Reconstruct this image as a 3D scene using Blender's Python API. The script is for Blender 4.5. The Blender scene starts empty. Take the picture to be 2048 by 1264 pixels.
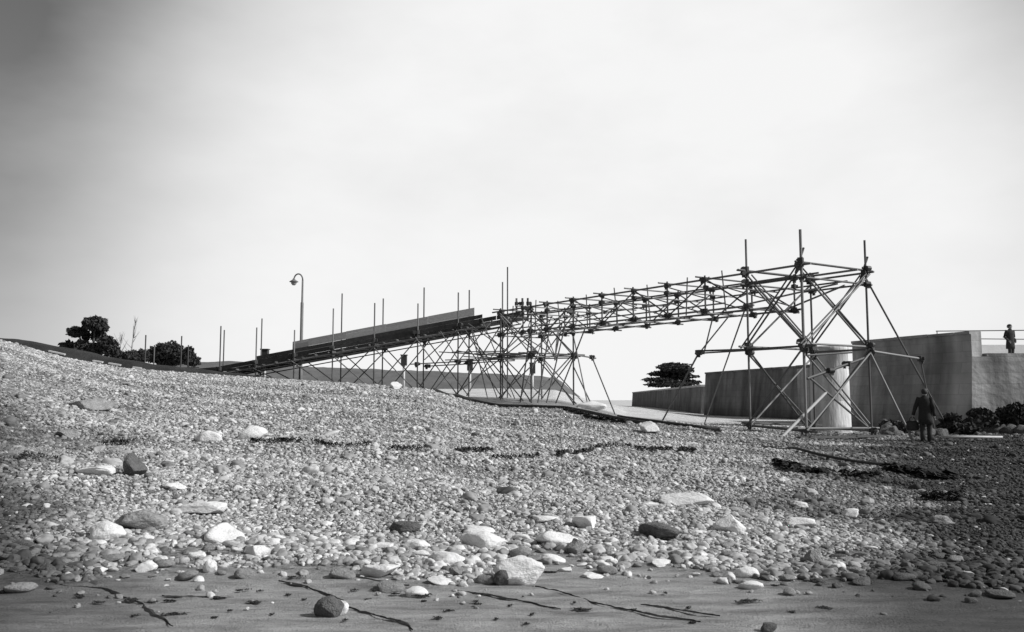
import bpy, bmesh, math, random
import numpy as np
from mathutils import Vector, Matrix, noise

random.seed(7)
RNG = np.random.default_rng(11)
SC = bpy.context.scene
COL = SC.collection

# ------------------------------------------------------------------ camera
F = 1774.0                                    # focal length in pixels of the 2048 x 1264 photograph
EYE = 1.6
PITCH = math.atan(168.0 / F)
cam_d = bpy.data.cameras.new('camera')
cam_d.sensor_width = 36.0
cam_d.lens = 36.0 * F / 2048.0
cam_d.clip_start = 0.1
cam_d.clip_end = 20000.0
cam = bpy.data.objects.new('camera', cam_d)
cam.location = (0, 0, EYE)
cam.rotation_euler = (math.pi / 2 + PITCH, 0, 0)
COL.objects.link(cam)
SC.camera = cam

# ------------------------------------------------------------------ sky, sun, exposure
SUN_DIR = Vector((0.84, -0.22, 0.66)).normalized()     # towards the sun
sun_el = math.asin(SUN_DIR.z)
sun_az = math.atan2(SUN_DIR.x, SUN_DIR.y)
world = bpy.data.worlds.new('World')
SC.world = world
world.use_nodes = True
wt = world.node_tree
wt.nodes.clear()


def wn(t, **k):
    n = wt.nodes.new(t)
    for a, b in k.items():
        setattr(n, a, b)
    return n


def wmath(op, a, b=None, clamp=False):
    n = wn('ShaderNodeMath', operation=op, use_clamp=clamp)
    for i, v in enumerate((a, b)):
        if v is None:
            continue
        if isinstance(v, (int, float)):
            n.inputs[i].default_value = v
        else:
            wt.links.new(v, n.inputs[i])
    return n.outputs[0]


sky = wn('ShaderNodeTexSky', sky_type='NISHITA', sun_disc=False)
sky.sun_elevation = sun_el
sky.sun_rotation = sun_az
sky.air_density = 1.0
sky.dust_density = 1.2
sky.altitude = 0
sepc = wn('ShaderNodeSeparateColor')
wt.links.new(sky.outputs[0], sepc.inputs[0])
# black-and-white film behind a yellow-orange filter: mostly the red and green of the sky
film = wmath('ADD', wmath('MULTIPLY', sepc.outputs[0], 0.55), wmath('MULTIPLY', sepc.outputs[1], 0.17))
tc = wn('ShaderNodeTexCoord')
nz = wn('ShaderNodeTexNoise')
nz.inputs['Scale'].default_value = 3.2
nz.inputs['Detail'].default_value = 5.0
nz.inputs['Roughness'].default_value = 0.55
mp = wn('ShaderNodeMapping')
mp.inputs['Scale'].default_value = (1.0, 1.0, 2.2)
mp.inputs['Location'].default_value = (0.4, 0.1, 0.35)
wt.links.new(tc.outputs['Generated'], mp.inputs[0])
wt.links.new(mp.outputs[0], nz.inputs['Vector'])
dotn = wn('ShaderNodeVectorMath', operation='DOT_PRODUCT')
wt.links.new(tc.outputs['Generated'], dotn.inputs[0])
dotn.inputs[1].default_value = Vector((0.10, 1.0, 0.10)).normalized()
# a bright veil of low cloud out to sea, thinning with the angle from its middle
veil = wn('ShaderNodeMapRange', interpolation_type='SMOOTHSTEP')
veil.inputs['From Min'].default_value = 0.785
veil.inputs['From Max'].default_value = 0.948
wt.links.new(dotn.outputs['Value'], veil.inputs['Value'])
vmask = wmath('ADD', veil.outputs[0], wmath('MULTIPLY', wmath('SUBTRACT', nz.outputs['Fac'], 0.5), 0.42), clamp=True)
CLOUD = 7.2
mixv = wn('ShaderNodeMix', data_type='FLOAT')
wt.links.new(vmask, mixv.inputs[0])
wt.links.new(film, mixv.inputs[2])
mixv.inputs[3].default_value = CLOUD
bg = wn('ShaderNodeBackground')
bg.inputs['Strength'].default_value = 0.09
wt.links.new(mixv.outputs[0], bg.inputs['Color'])
wo = wn('ShaderNodeOutputWorld')
wt.links.new(bg.outputs[0], wo.inputs[0])

sun_d = bpy.data.lights.new('sun', 'SUN')
sun_d.energy = 2.7
sun_d.angle = math.radians(2.5)
sun_d.color = (1, 1, 1)                       # the photograph is black and white
sun = bpy.data.objects.new('sun', sun_d)
sun.rotation_euler = (-SUN_DIR).to_track_quat('-Z', 'Y').to_euler()
sun.location = (30, -5, 40)
COL.objects.link(sun)

SC.view_settings.view_transform = 'Standard'
SC.view_settings.look = 'None'
SC.view_settings.exposure = 0.5
SC.view_settings.gamma = 1.0
SC.view_settings.use_curve_mapping = False

# ------------------------------------------------------------------ pixels to places
cp, sp = math.cos(PITCH), math.sin(PITCH)


def ray(px, py):
    u, v = px - 1024.0, 632.0 - py
    d = Vector((u, F * cp - v * sp, F * sp + v * cp))
    return d / d.y                             # one metre forward


def at(px, py, Y):
    return Vector((0, 0, EYE)) + ray(px, py) * Y


def zof(py, Y):
    return EYE + ray(1024, py).z * Y


def qof(px):
    return (px - 1024.0) / F


# crest of the shingle bank: (px, py, distance)
CREST = [(-900, 640, 37), (-400, 655, 38), (0, 680, 38), (130, 716, 40), (250, 737, 41), (400, 748, 42), (550, 758, 42),
         (700, 767, 42), (850, 779, 41), (930, 801, 40), (1000, 814, 39), (1130, 817, 38), (1250, 838, 36),
         (1400, 850, 37), (1500, 850, 38), (1700, 862, 38), (1850, 868, 37), (2048, 868, 36), (2500, 868, 36)]
CQ = np.array([qof(c[0]) for c in CREST])
CY = np.array([float(c[2]) for c in CREST])
CZ = np.array([zof(c[1], c[2]) for c in CREST])
BPX = [-900, 0, 400, 700, 850, 1000, 1110, 1180, 1250, 1400, 2500]
BQ = np.array([qof(p) for p in BPX])
BACK = {50: [3.6, 3.3, 2.5, 2.0, 1.85, 1.75, 1.65, 1.25, 0.7, 0.35, 0.2],
        62: [3.6, 3.1, 2.5, 2.3, 2.35, 2.4, 2.3, 1.6, 0.9, 0.4, 0.2],
        100: [3.4, 3.0, 2.6, 2.4, 2.3, 2.2, 1.9, 1.4, 0.8, 0.35, 0.2],
        150: [3.0, 2.8, 2.4, 2.0, 1.8, 1.6, 1.4, 1.0, 0.6, 0.5, 0.3],
        190: [-1.2] * 11, 400: [-2.5] * 11}
BKEYS = sorted(BACK)
BVAL = [np.array(BACK[k]) for k in BKEYS]


def hashn(x, y, s):
    """cheap smooth noise (sums of sines), vectorised"""
    return (np.sin(x * 1.7 * s + 1.3) * np.cos(y * 1.3 * s - 0.7) + np.sin((x * 0.8 + y * 1.1) * s * 1.9 + 2.1)
            + 0.6 * np.sin((x * 2.3 - y * 1.9) * s * 1.3 + 0.4)) / 2.6


def T(x, y):
    """height of the beach"""
    x = np.asarray(x, float)
    y = np.asarray(y, float)
    q = x / np.maximum(y, 8.0)
    yc = np.interp(q, CQ, CY)
    zc = np.interp(q, CQ, CZ)
    t = np.clip((y - 7.6) / (yc - 7.6), 0, 1)
    zf = zc * (0.86 * t + 0.14 * t * t * (3 - 2 * t))
    zf = zf + np.clip(t * 6, 0, 1) * (1 - np.clip((t - .8) * 5, 0, 1)) * 0.06 * hashn(x, y, .5)
    # low berms left by the tides, running along the beach
    berm = y + .25 * x + .9 * hashn(x, y, .25)
    zf = zf + np.clip((t - .06) * 9, 0, 1) * np.clip((.92 - t) * 8, 0, 1) * (.07 * np.sin(berm * 1.15) + .035 * np.sin(berm * 2.7 + 1))
    zf = zf - 0.05 * np.clip((7.0 - y) / 8.0, 0, 1.5)
    # behind the crest
    ys = [yc] + [np.full_like(yc, k) for k in BKEYS]
    zs = [zc] + [np.interp(q, BQ, v) for v in BVAL]
    zb = zs[0].copy() if hasattr(zs[0], 'copy') else zs[0]
    for i in range(len(ys) - 1):
        m = (y >= ys[i]) & (y < ys[i + 1])
        f = (y - ys[i]) / np.maximum(ys[i + 1] - ys[i], .1)
        f = f * f * (3 - 2 * f)
        zb = np.where(m, zs[i] * (1 - f) + zs[i + 1] * f, zb)
    zb = np.where(y >= 400, -2.5, zb)
    return np.where(y <= yc, zf, zb)


def Tz(x, y):
    return float(T(np.array([x]), np.array([y]))[0])


def hit(px, py, ymax=60):
    """where a pixel's ray first meets the beach"""
    r = ray(px, py)
    ys = np.linspace(4.5, ymax, 1600)
    zr = EYE + r.z * ys
    zt = T(r.x * ys, ys)
    k = np.argmax(zt >= zr)
    if zt[k] < zr[k]:
        k = len(ys) - 1
    return Vector((r.x * ys[k], ys[k], float(zt[k])))


SANDB = [(-300, 1175), (0, 1165), (280, 1150), (560, 1132), (700, 1150), (800, 1168), (930, 1168), (1000, 1150), (1060, 1112), (1110, 1110), (1180, 1132),
         (1300, 1132), (1500, 1165), (1700, 1165), (2048, 1195), (2400, 1205)]
SQ = np.array([qof(p) for p, _ in SANDB])
SY = np.array([hit(p, y).y for p, y in SANDB])


def sand_edge(q):
    return np.interp(q, SQ, SY)


# ------------------------------------------------------------------ materials
def mat(name, lo, hi=None, scale=6.0, rough=0.8, bump=0.0, bscale=None, coords='Object', metallic=0.0, detail=6.0, spec=0.4, stretch=None):
    m = bpy.data.materials.new(name)
    m.use_nodes = True
    nt = m.node_tree
    b = nt.nodes['Principled BSDF']
    b.inputs['Roughness'].default_value = rough
    b.inputs['Metallic'].default_value = metallic
    b.inputs['Specular IOR Level'].default_value = spec
    hi = lo if hi is None else hi
    c = nt.nodes.new('ShaderNodeTexCoord')
    src = c.outputs[coords]
    if stretch:
        mpn = nt.nodes.new('ShaderNodeMapping')
        mpn.inputs['Scale'].default_value = stretch
        nt.links.new(src, mpn.inputs[0])
        src = mpn.outputs[0]
    n = nt.nodes.new('ShaderNodeTexNoise')
    n.inputs['Scale'].default_value = scale
    n.inputs['Detail'].default_value = detail
    n.inputs['Roughness'].default_value = 0.6
    nt.links.new(src, n.inputs['Vector'])
    r = nt.nodes.new('ShaderNodeMapRange')
    r.inputs['From Min'].default_value = 0.3
    r.inputs['From Max'].default_value = 0.7
    r.inputs['To Min'].default_value = lo
    r.inputs['To Max'].default_value = hi
    nt.links.new(n.outputs['Fac'], r.inputs['Value'])
    nt.links.new(r.outputs[0], b.inputs['Base Color'])
    if bump:
        n2 = nt.nodes.new('ShaderNodeTexNoise')
        n2.inputs['Scale'].default_value = bscale or scale * 4
        n2.inputs['Detail'].default_value = 8
        nt.links.new(src, n2.inputs['Vector'])
        bp = nt.nodes.new('ShaderNodeBump')
        bp.inputs['Strength'].default_value = bump
        bp.inputs['Distance'].default_value = 0.1
        nt.links.new(n2.outputs['Fac'], bp.inputs['Height'])
        nt.links.new(bp.outputs[0], b.inputs['Normal'])
    return m


M = {}
M['tube'] = mat('galvanised_tube', 0.07, 0.14, 3.0, 0.6, metallic=0.15)
def vary(m, lo, hi):
    nt = m.node_tree
    oi = nt.nodes.new('ShaderNodeObjectInfo')
    r = nt.nodes.new('ShaderNodeMapRange')
    r.inputs['To Min'].default_value = lo
    r.inputs['To Max'].default_value = hi
    nt.links.new(oi.outputs['Random'], r.inputs['Value'])
    b = nt.nodes['Principled BSDF']
    src = b.inputs['Base Color'].links[0].from_socket
    mu = nt.nodes.new('ShaderNodeMath')
    mu.operation = 'MULTIPLY'
    nt.links.new(src, mu.inputs[0])
    nt.links.new(r.outputs[0], mu.inputs[1])
    nt.links.new(mu.outputs[0], b.inputs['Base Color'])


vary(M['tube'], .7, 2.4)
M['tube_pale'] = mat('pale_tube', 0.5, 0.62, 4.0, 0.6)
M['clamp'] = mat('clamp_iron', 0.05, 0.09, 20, 0.6, metallic=0.3)
M['plank'] = mat('scaffold_plank', 0.10, 0.2, 4, 0.85, bump=0.2, stretch=(1, 12, 12))
M['dark_board'] = mat('tarred_board', 0.04, 0.08, 5, 0.8, bump=0.15)
M['screen'] = mat('weathered_screen_board', 0.42, 0.62, 4, 0.85, bump=0.1, stretch=(1, 8, 8))
vary(M['screen'], .72, 1.2)
vary(M['dark_board'], .7, 1.4)
vary(M['plank'], .6, 1.5)
M['stone_pale'] = mat('pale_stone', 0.62, 0.84, 3.5, 0.9, bump=0.3, bscale=9)
M['stone_mid'] = mat('grey_stone', 0.2, 0.4, 3.5, 0.9, bump=0.6, bscale=9)
M['stone_dark'] = mat('dark_stone', 0.08, 0.17, 3.5, 0.88, bump=0.6, bscale=9)
M['weed'] = mat('seaweed', 0.02, 0.045, 9, 0.7, spec=.2)
M['hose'] = mat('rubber_hose', 0.03, 0.05, 9, 0.55)
def masonry(name, lo, hi):
    """weathered coursed masonry: faint courses, water streaks, tide stain"""
    m = mat(name, lo, hi, 0.5, 0.92, bump=0.5, bscale=3.0)
    nt = m.node_tree
    L = nt.links.new
    b = nt.nodes['Principled BSDF']
    src = b.inputs['Base Color'].links[0].from_socket
    geo = nt.nodes.new('ShaderNodeNewGeometry')
    sx = nt.nodes.new('ShaderNodeSeparateXYZ')
    L(geo.outputs['Position'], sx.inputs[0])
    ad = nt.nodes.new('ShaderNodeMath')
    L(sx.outputs[0], ad.inputs[0])
    L(sx.outputs[1], ad.inputs[1])
    cx = nt.nodes.new('ShaderNodeCombineXYZ')
    L(ad.outputs[0], cx.inputs[0])
    L(sx.outputs[2], cx.inputs[1])
    br = nt.nodes.new('ShaderNodeTexBrick')
    br.inputs['Scale'].default_value = 1.0
    br.inputs['Brick Width'].default_value = 1.3
    br.inputs['Row Height'].default_value = 0.46
    br.inputs['Mortar Size'].default_value = 0.02
    br.inputs['Mortar Smooth'].default_value = 0.6
    br.inputs['Color1'].default_value = (.9, .9, .9, 1)
    br.inputs['Color2'].default_value = (1.08, 1.08, 1.08, 1)
    br.inputs['Mortar'].default_value = (.8, .8, .8, 1)
    L(cx.outputs[0], br.inputs['Vector'])
    st = nt.nodes.new('ShaderNodeMapping')
    st.inputs['Scale'].default_value = (1.6, 0.16, 1)
    L(cx.outputs[0], st.inputs[0])
    n = nt.nodes.new('ShaderNodeTexNoise')
    n.inputs['Scale'].default_value = 1.0
    n.inputs['Detail'].default_value = 7
    L(st.outputs[0], n.inputs['Vector'])
    r = nt.nodes.new('ShaderNodeMapRange')
    r.inputs['From Min'].default_value = .35
    r.inputs['From Max'].default_value = .65
    r.inputs['To Min'].default_value = .55
    r.inputs['To Max'].default_value = 1.25
    L(n.outputs['Fac'], r.inputs['Value'])
    tide = nt.nodes.new('ShaderNodeMapRange')
    tide.inputs['From Min'].default_value = .6
    tide.inputs['From Max'].default_value = 2.0
    tide.inputs['To Min'].default_value = .5
    tide.inputs['To Max'].default_value = 1.0
    zn = nt.nodes.new('ShaderNodeMath')
    L(sx.outputs[2], zn.inputs[0])
    L(n.outputs['Fac'], zn.inputs[1])
    L(zn.outputs[0], tide.inputs['Value'])
    for f in (br.outputs['Color'], r.outputs[0], tide.outputs[0]):
        mu = nt.nodes.new('ShaderNodeMath')
        mu.operation = 'MULTIPLY'
        L(src, mu.inputs[0])
        L(f, mu.inputs[1])
        src = mu.outputs[0]
    L(src, b.inputs['Base Color'])
    return m


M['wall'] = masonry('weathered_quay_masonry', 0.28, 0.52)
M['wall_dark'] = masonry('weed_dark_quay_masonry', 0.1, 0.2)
M['coping'] = mat('pale_coping', 0.35, 0.5, 1.2, 0.85, bump=0.2)
M['concrete'] = mat('pale_concrete', 0.38, 0.75, 2.2, 0.9, bump=0.35, stretch=(1.4, 1.4, .3))
M['white'] = mat('whitewash', 0.75, 0.85, 2, 0.8, bump=0.1)
M['leaf'] = mat('dark_foliage', 0.04, 0.075, 1.2, 0.95, spec=0.1)
M['bark'] = mat('bark', 0.05, 0.09, 6, 0.9, bump=0.3)
M['bark_pale'] = mat('pale_bark', 0.3, 0.4, 6, 0.9)
M['hill'] = mat('headland_scrub', 0.10, 0.17, 0.22, 0.95, bump=0.9, bscale=1.3)
M['bank'] = mat('dark_turf_bank', 0.018, 0.04, 1.0, 0.95, bump=0.8, bscale=4)
M['coat'] = mat('dark_wool', 0.025, 0.04, 25, 0.95)
M['trouser'] = mat('dark_trouser_cloth', 0.035, 0.05, 25, 0.95)
M['skin'] = mat('skin', 0.3, 0.36, 12, 0.6)
M['hair'] = mat('dark_hair', 0.03, 0.05, 30, 0.7)
M['bag'] = mat('dark_canvas', 0.03, 0.05, 15, 0.9)
M['lamp'] = mat('lamp_post_paint', 0.14, 0.2, 5, 0.6)
M['glass'] = mat('lamp_glass', 0.35, 0.4, 5, 0.2)
M['black_paint'] = mat('black_paint', 0.03, 0.045, 5, 0.6)

# the sea
sea_m = mat('sea_water', 0.25, 0.32, 0.05, 0.25, bump=0.25, bscale=0.6)
M['sea'] = sea_m


def instancer_stone(name):
    m = bpy.data.materials.new(name)
    m.use_nodes = True
    nt = m.node_tree
    b = nt.nodes['Principled BSDF']
    b.inputs['Roughness'].default_value = 0.8
    b.inputs['Specular IOR Level'].default_value = 0.35
    a = nt.nodes.new('ShaderNodeAttribute')
    a.attribute_type = 'INSTANCER'
    a.attribute_name = 'shade'
    c = nt.nodes.new('ShaderNodeTexCoord')
    n = nt.nodes.new('ShaderNodeTexNoise')
    n.inputs['Scale'].default_value = 2.2
    n.inputs['Detail'].default_value = 5
    nt.links.new(c.outputs['Object'], n.inputs['Vector'])
    r = nt.nodes.new('ShaderNodeMapRange')
    r.inputs['To Min'].default_value = 0.6
    r.inputs['To Max'].default_value = 1.4
    nt.links.new(n.outputs['Fac'], r.inputs['Value'])
    mu = nt.nodes.new('ShaderNodeMath')
    mu.operation = 'MULTIPLY'
    nt.links.new(a.outputs['Fac'], mu.inputs[0])
    nt.links.new(r.outputs[0], mu.inputs[1])
    nt.links.new(mu.outputs[0], b.inputs['Base Color'])
    return m


M['shingle'] = instancer_stone('shingle_stone')


def beach_material():
    """sand in front, grit between the stones further up: vertex attribute 'grit' (0 sand .. 1 shingle), 'edge_shade_pale_sand' = painted darkening towards the frame sides, negative on pale dry sand"""
    m = bpy.data.materials.new('beach_sand_and_grit')
    m.use_nodes = True
    nt = m.node_tree
    L = nt.links.new
    b = nt.nodes['Principled BSDF']
    b.inputs['Roughness'].default_value = 0.85
    tcn = nt.nodes.new('ShaderNodeTexCoord')
    mpn = nt.nodes.new('ShaderNodeMapping')
    mpn.inputs['Scale'].default_value = (0.8, 3.0, 1)
    mpn.inputs['Rotation'].default_value = (0, 0, math.radians(24))
    L(tcn.outputs['Object'], mpn.inputs[0])
    streak = nt.nodes.new('ShaderNodeTexNoise')
    streak.inputs['Scale'].default_value = 1.6
    streak.inputs['Detail'].default_value = 8
    streak.inputs['Roughness'].default_value = 0.62
    L(mpn.outputs[0], streak.inputs['Vector'])
    sr = nt.nodes.new('ShaderNodeMapRange')
    sr.inputs['From Min'].default_value = 0.3
    sr.inputs['From Max'].default_value = 0.7
    sr.inputs['To Min'].default_value = 0.14
    sr.inputs['To Max'].default_value = 0.43
    L(streak.outputs['Fac'], sr.inputs['Value'])
    fine = nt.nodes.new('ShaderNodeTexNoise')
    fine.inputs['Scale'].default_value = 60
    fine.inputs['Detail'].default_value = 4
    L(tcn.outputs['Object'], fine.inputs['Vector'])
    fr = nt.nodes.new('ShaderNodeMapRange')
    fr.inputs['To Min'].default_value = 0.72
    fr.inputs['To Max'].default_value = 1.28
    L(fine.outputs['Fac'], fr.inputs['Value'])
    sand = nt.nodes.new('ShaderNodeMath')
    sand.operation = 'MULTIPLY'
    L(sr.outputs[0], sand.inputs[0])
    L(fr.outputs[0], sand.inputs[1])
    vor = nt.nodes.new('ShaderNodeTexVoronoi')
    vor.inputs['Scale'].default_value = 22
    L(tcn.outputs['Object'], vor.inputs['Vector'])
    vs = nt.nodes.new('ShaderNodeSeparateColor')
    L(vor.outputs['Color'], vs.inputs[0])
    gr = nt.nodes.new('ShaderNodeMapRange')
    gr.inputs['To Min'].default_value = 0.06
    gr.inputs['To Max'].default_value = 0.34
    L(vs.outputs[0], gr.inputs['Value'])
    ga = nt.nodes.new('ShaderNodeAttribute')
    ga.attribute_name = 'grit'
    da = nt.nodes.new('ShaderNodeAttribute')
    da.attribute_name = 'edge_shade_pale_sand'
    mx = nt.nodes.new('ShaderNodeMix')
    mx.data_type = 'FLOAT'
    L(ga.outputs['Fac'], mx.inputs[0])
    L(sand.outputs[0], mx.inputs[2])
    L(gr.outputs[0], mx.inputs[3])
    dm = nt.nodes.new('ShaderNodeMapRange')
    dm.inputs['To Min'].default_value = 1.0
    dm.inputs['To Max'].default_value = 0.2
    dm.clamp = False
    L(da.outputs['Fac'], dm.inputs['Value'])
    out = nt.nodes.new('ShaderNodeMath')
    out.operation = 'MULTIPLY'
    L(mx.outputs[0], out.inputs[0])
    L(dm.outputs[0], out.inputs[1])
    L(out.outputs[0], b.inputs['Base Color'])
    # relief: low ripples and grain
    hsum = nt.nodes.new('ShaderNodeMath')
    hsum.operation = 'MULTIPLY_ADD'
    L(streak.outputs['Fac'], hsum.inputs[0])
    hsum.inputs[1].default_value = 1.0
    fsc = nt.nodes.new('ShaderNodeMath')
    fsc.operation = 'MULTIPLY'
    L(fine.outputs['Fac'], fsc.inputs[0])
    fsc.inputs[1].default_value = 0.12
    L(fsc.outputs[0], hsum.inputs[2])
    bp = nt.nodes.new('ShaderNodeBump')
    bp.inputs['Strength'].default_value = 1.0
    bp.inputs['Distance'].default_value = 0.12
    L(hsum.outputs[0], bp.inputs['Height'])
    L(bp.outputs[0], b.inputs['Normal'])
    return m


M['beach'] = beach_material()


# ------------------------------------------------------------------ helpers
def mesh_obj(name, verts, faces, material, parent=None, smooth=False, loc=None):
    me = bpy.data.meshes.new(name)
    me.from_pydata([tuple(v) for v in verts], [], faces)
    me.update()
    if smooth:
        me.polygons.foreach_set('use_smooth', [True] * len(me.polygons))
    me.materials.append(material)
    return link(name, me, parent, loc)


def link(name, me, parent=None, loc=None):
    o = bpy.data.objects.new(name, me)
    COL.objects.link(o)
    if parent is not None:
        o.parent = parent
    if loc is not None:
        o.location = loc
    return o


def bm_obj(name, bm, material, parent=None, smooth=False, loc=None):
    me = bpy.data.meshes.new(name)
    bm.to_mesh(me)
    bm.free()
    if smooth:
        me.polygons.foreach_set('use_smooth', [True] * len(me.polygons))
    me.materials.append(material)
    return link(name, me, parent, loc)


def empty(name, loc, label, cat, group=None):
    o = bpy.data.objects.new(name, None)
    o.empty_display_size = 0.3
    o.location = loc
    COL.objects.link(o)
    return tag(o, label, cat, group)


def tag(o, label, cat, group=None):
    o['label'] = label
    o['category'] = cat
    if group:
        o['group'] = group
    return o


def kind(o, k):
    o['kind'] = k
    return o


def box_bm(bm, x0, x1, y0, y1, z0, z1, taper=0.0):
    vs = [bm.verts.new(p) for p in ((x0, y0, z0), (x1, y0, z0), (x1, y1, z0), (x0, y1, z0),
                                    (x0 + taper, y0, z1), (x1, y0, z1), (x1, y1, z1), (x0 + taper, y1, z1))]
    for f in ((0, 3, 2, 1), (4, 5, 6, 7), (0, 1, 5, 4), (1, 2, 6, 5), (2, 3, 7, 6), (3, 0, 4, 7)):
        bm.faces.new([vs[i] for i in f])
    return vs


def loft(bm, rings, n=12, cap=True):
    """rings: (centre, rx, ry, axis_x, axis_y)"""
    prev = None
    first = None
    for c, rx, ry, ax, ay in rings:
        cur = [bm.verts.new(Vector(c) + ax * (rx * math.cos(2 * math.pi * k / n)) + ay * (ry * math.sin(2 * math.pi * k / n))) for k in range(n)]
        if prev:
            for k in range(n):
                bm.faces.new((prev[k], prev[(k + 1) % n], cur[(k + 1) % n], cur[k]))
        else:
            first = cur
        prev = cur
    if cap:
        bm.faces.new(first[::-1])
        bm.faces.new(prev)


def tube_bm(bm, pts, radii, n=10):
    pts = [Vector(p) for p in pts]
    rings = []
    up = Vector((0.13, 0.31, 0.94)).normalized()
    for i, p in enumerate(pts):
        d = (pts[min(i + 1, len(pts) - 1)] - pts[max(i - 1, 0)]).normalized()
        ax = d.cross(up)
        if ax.length < .05:
            ax = d.cross(Vector((1, 0, 0)))
        ax.normalize()
        ay = d.cross(ax).normalized()
        r = radii[i] if isinstance(radii, (list, tuple)) else radii
        rings.append((p, r, r, ax, ay))
    loft(bm, rings, n)


# shared meshes for tubes and clamps
def make_unit_tube(name, material, n=10):
    bm = bmesh.new()
    X, Y = Vector((1, 0, 0)), Vector((0, 1, 0))
    loft(bm, [((0, 0, 0), 1, 1, X, Y), ((0, 0, 1), 1, 1, X, Y)], n)
    me = bpy.data.meshes.new(name)
    bm.to_mesh(me)
    bm.free()
    me.polygons.foreach_set('use_smooth', [len(p.vertices) == 4 for p in me.polygons])
    me.materials.append(material)
    return me


TUBE = make_unit_tube('tube', M['tube'])
TUBE_PALE = make_unit_tube('tube_pale', M['tube_pale'])


def make_clamp():
    """two crossed collars with bolt lugs: a scaffold coupler"""
    bm = bmesh.new()
    X, Y, Z = Vector((1, 0, 0)), Vector((0, 1, 0)), Vector((0, 0, 1))
    loft(bm, [((0, 0, -.07), .075, .075, X, Y), ((0, 0, .07), .075, .075, X, Y)], 8)
    loft(bm, [((-.07, .1, 0), .075, .075, Y, Z), ((.07, .1, 0), .075, .075, Y, Z)], 8)
    box_bm(bm, .06, .13, -.02, .02, -.05, .05)
    box_bm(bm, -.05, .05, .09, .13, -.13, -.06)
    me = bpy.data.meshes.new('coupler')
    bm.to_mesh(me)
    bm.free()
    me.materials.append(M['clamp'])
    return me


CLAMP = make_clamp()


def pole(parent, p, q, r=0.038, over=0.0, name='pole', me=None):
    p, q = Vector(p), Vector(q)
    r *= .86
    d = (q - p).normalized()
    p = p - d * over * random.uniform(.6, 1.5)
    q = q + d * over * random.uniform(.6, 1.5)
    o = bpy.data.objects.new(name, me or TUBE)
    COL.objects.link(o)
    rot = d.to_track_quat('Z', 'Y').to_matrix().to_4x4()
    # parents are unrotated empties: keep coordinates relative to them
    o.parent = parent
    o.matrix_basis = Matrix.Translation(p - parent.location) @ rot @ Matrix.Diagonal((r, r, (q - p).length, 1))
    return o


def clamp(parent, p, s=1.0):
    o = bpy.data.objects.new('coupler', CLAMP)
    COL.objects.link(o)
    o.parent = parent
    rz = random.uniform(0, 6.28)
    o.matrix_basis = Matrix.Translation(Vector(p) - parent.location) @ Matrix.Rotation(rz, 4, 'Z') @ Matrix.Diagonal((s, s, s, 1))
    return o


def board(parent, name, a, b, wdir, w, hdir, h, material):
    """a plank from a to b, width w along wdir, height h along hdir (a, b on its lower near edge)"""
    a, b = Vector(a) - parent.location, Vector(b) - parent.location
    W, H = Vector(wdir).normalized() * w, Vector(hdir).normalized() * h
    vs = [a, b, b + W, a + W, a + H, b + H, b + W + H, a + W + H]
    return mesh_obj(name, vs, [(0, 3, 2, 1), (4, 5, 6, 7), (0, 1, 5, 4), (1, 2, 6, 5), (2, 3, 7, 6), (3, 0, 4, 7)], material, parent)


# ------------------------------------------------------------------ ground and sea
def edge_shade_mask(x, y):
    """vignette painted into the colour: stones and sand darken towards both frame sides"""
    q = x / np.maximum(y, 6.0)
    n = hashn(x, y, .55) * .10 + hashn(x, y, 1.7) * .05
    right = np.clip((q - 0.25 + n) / 0.22, 0, 1) * np.clip((40 - y) / 6, 0, 1)
    left = np.clip((-0.40 - q + n) / 0.18, 0, 1) * np.clip((30 - y) / 16, 0, 1) * 0.9
    return np.clip(np.maximum(right, left), 0, 1)


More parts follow.
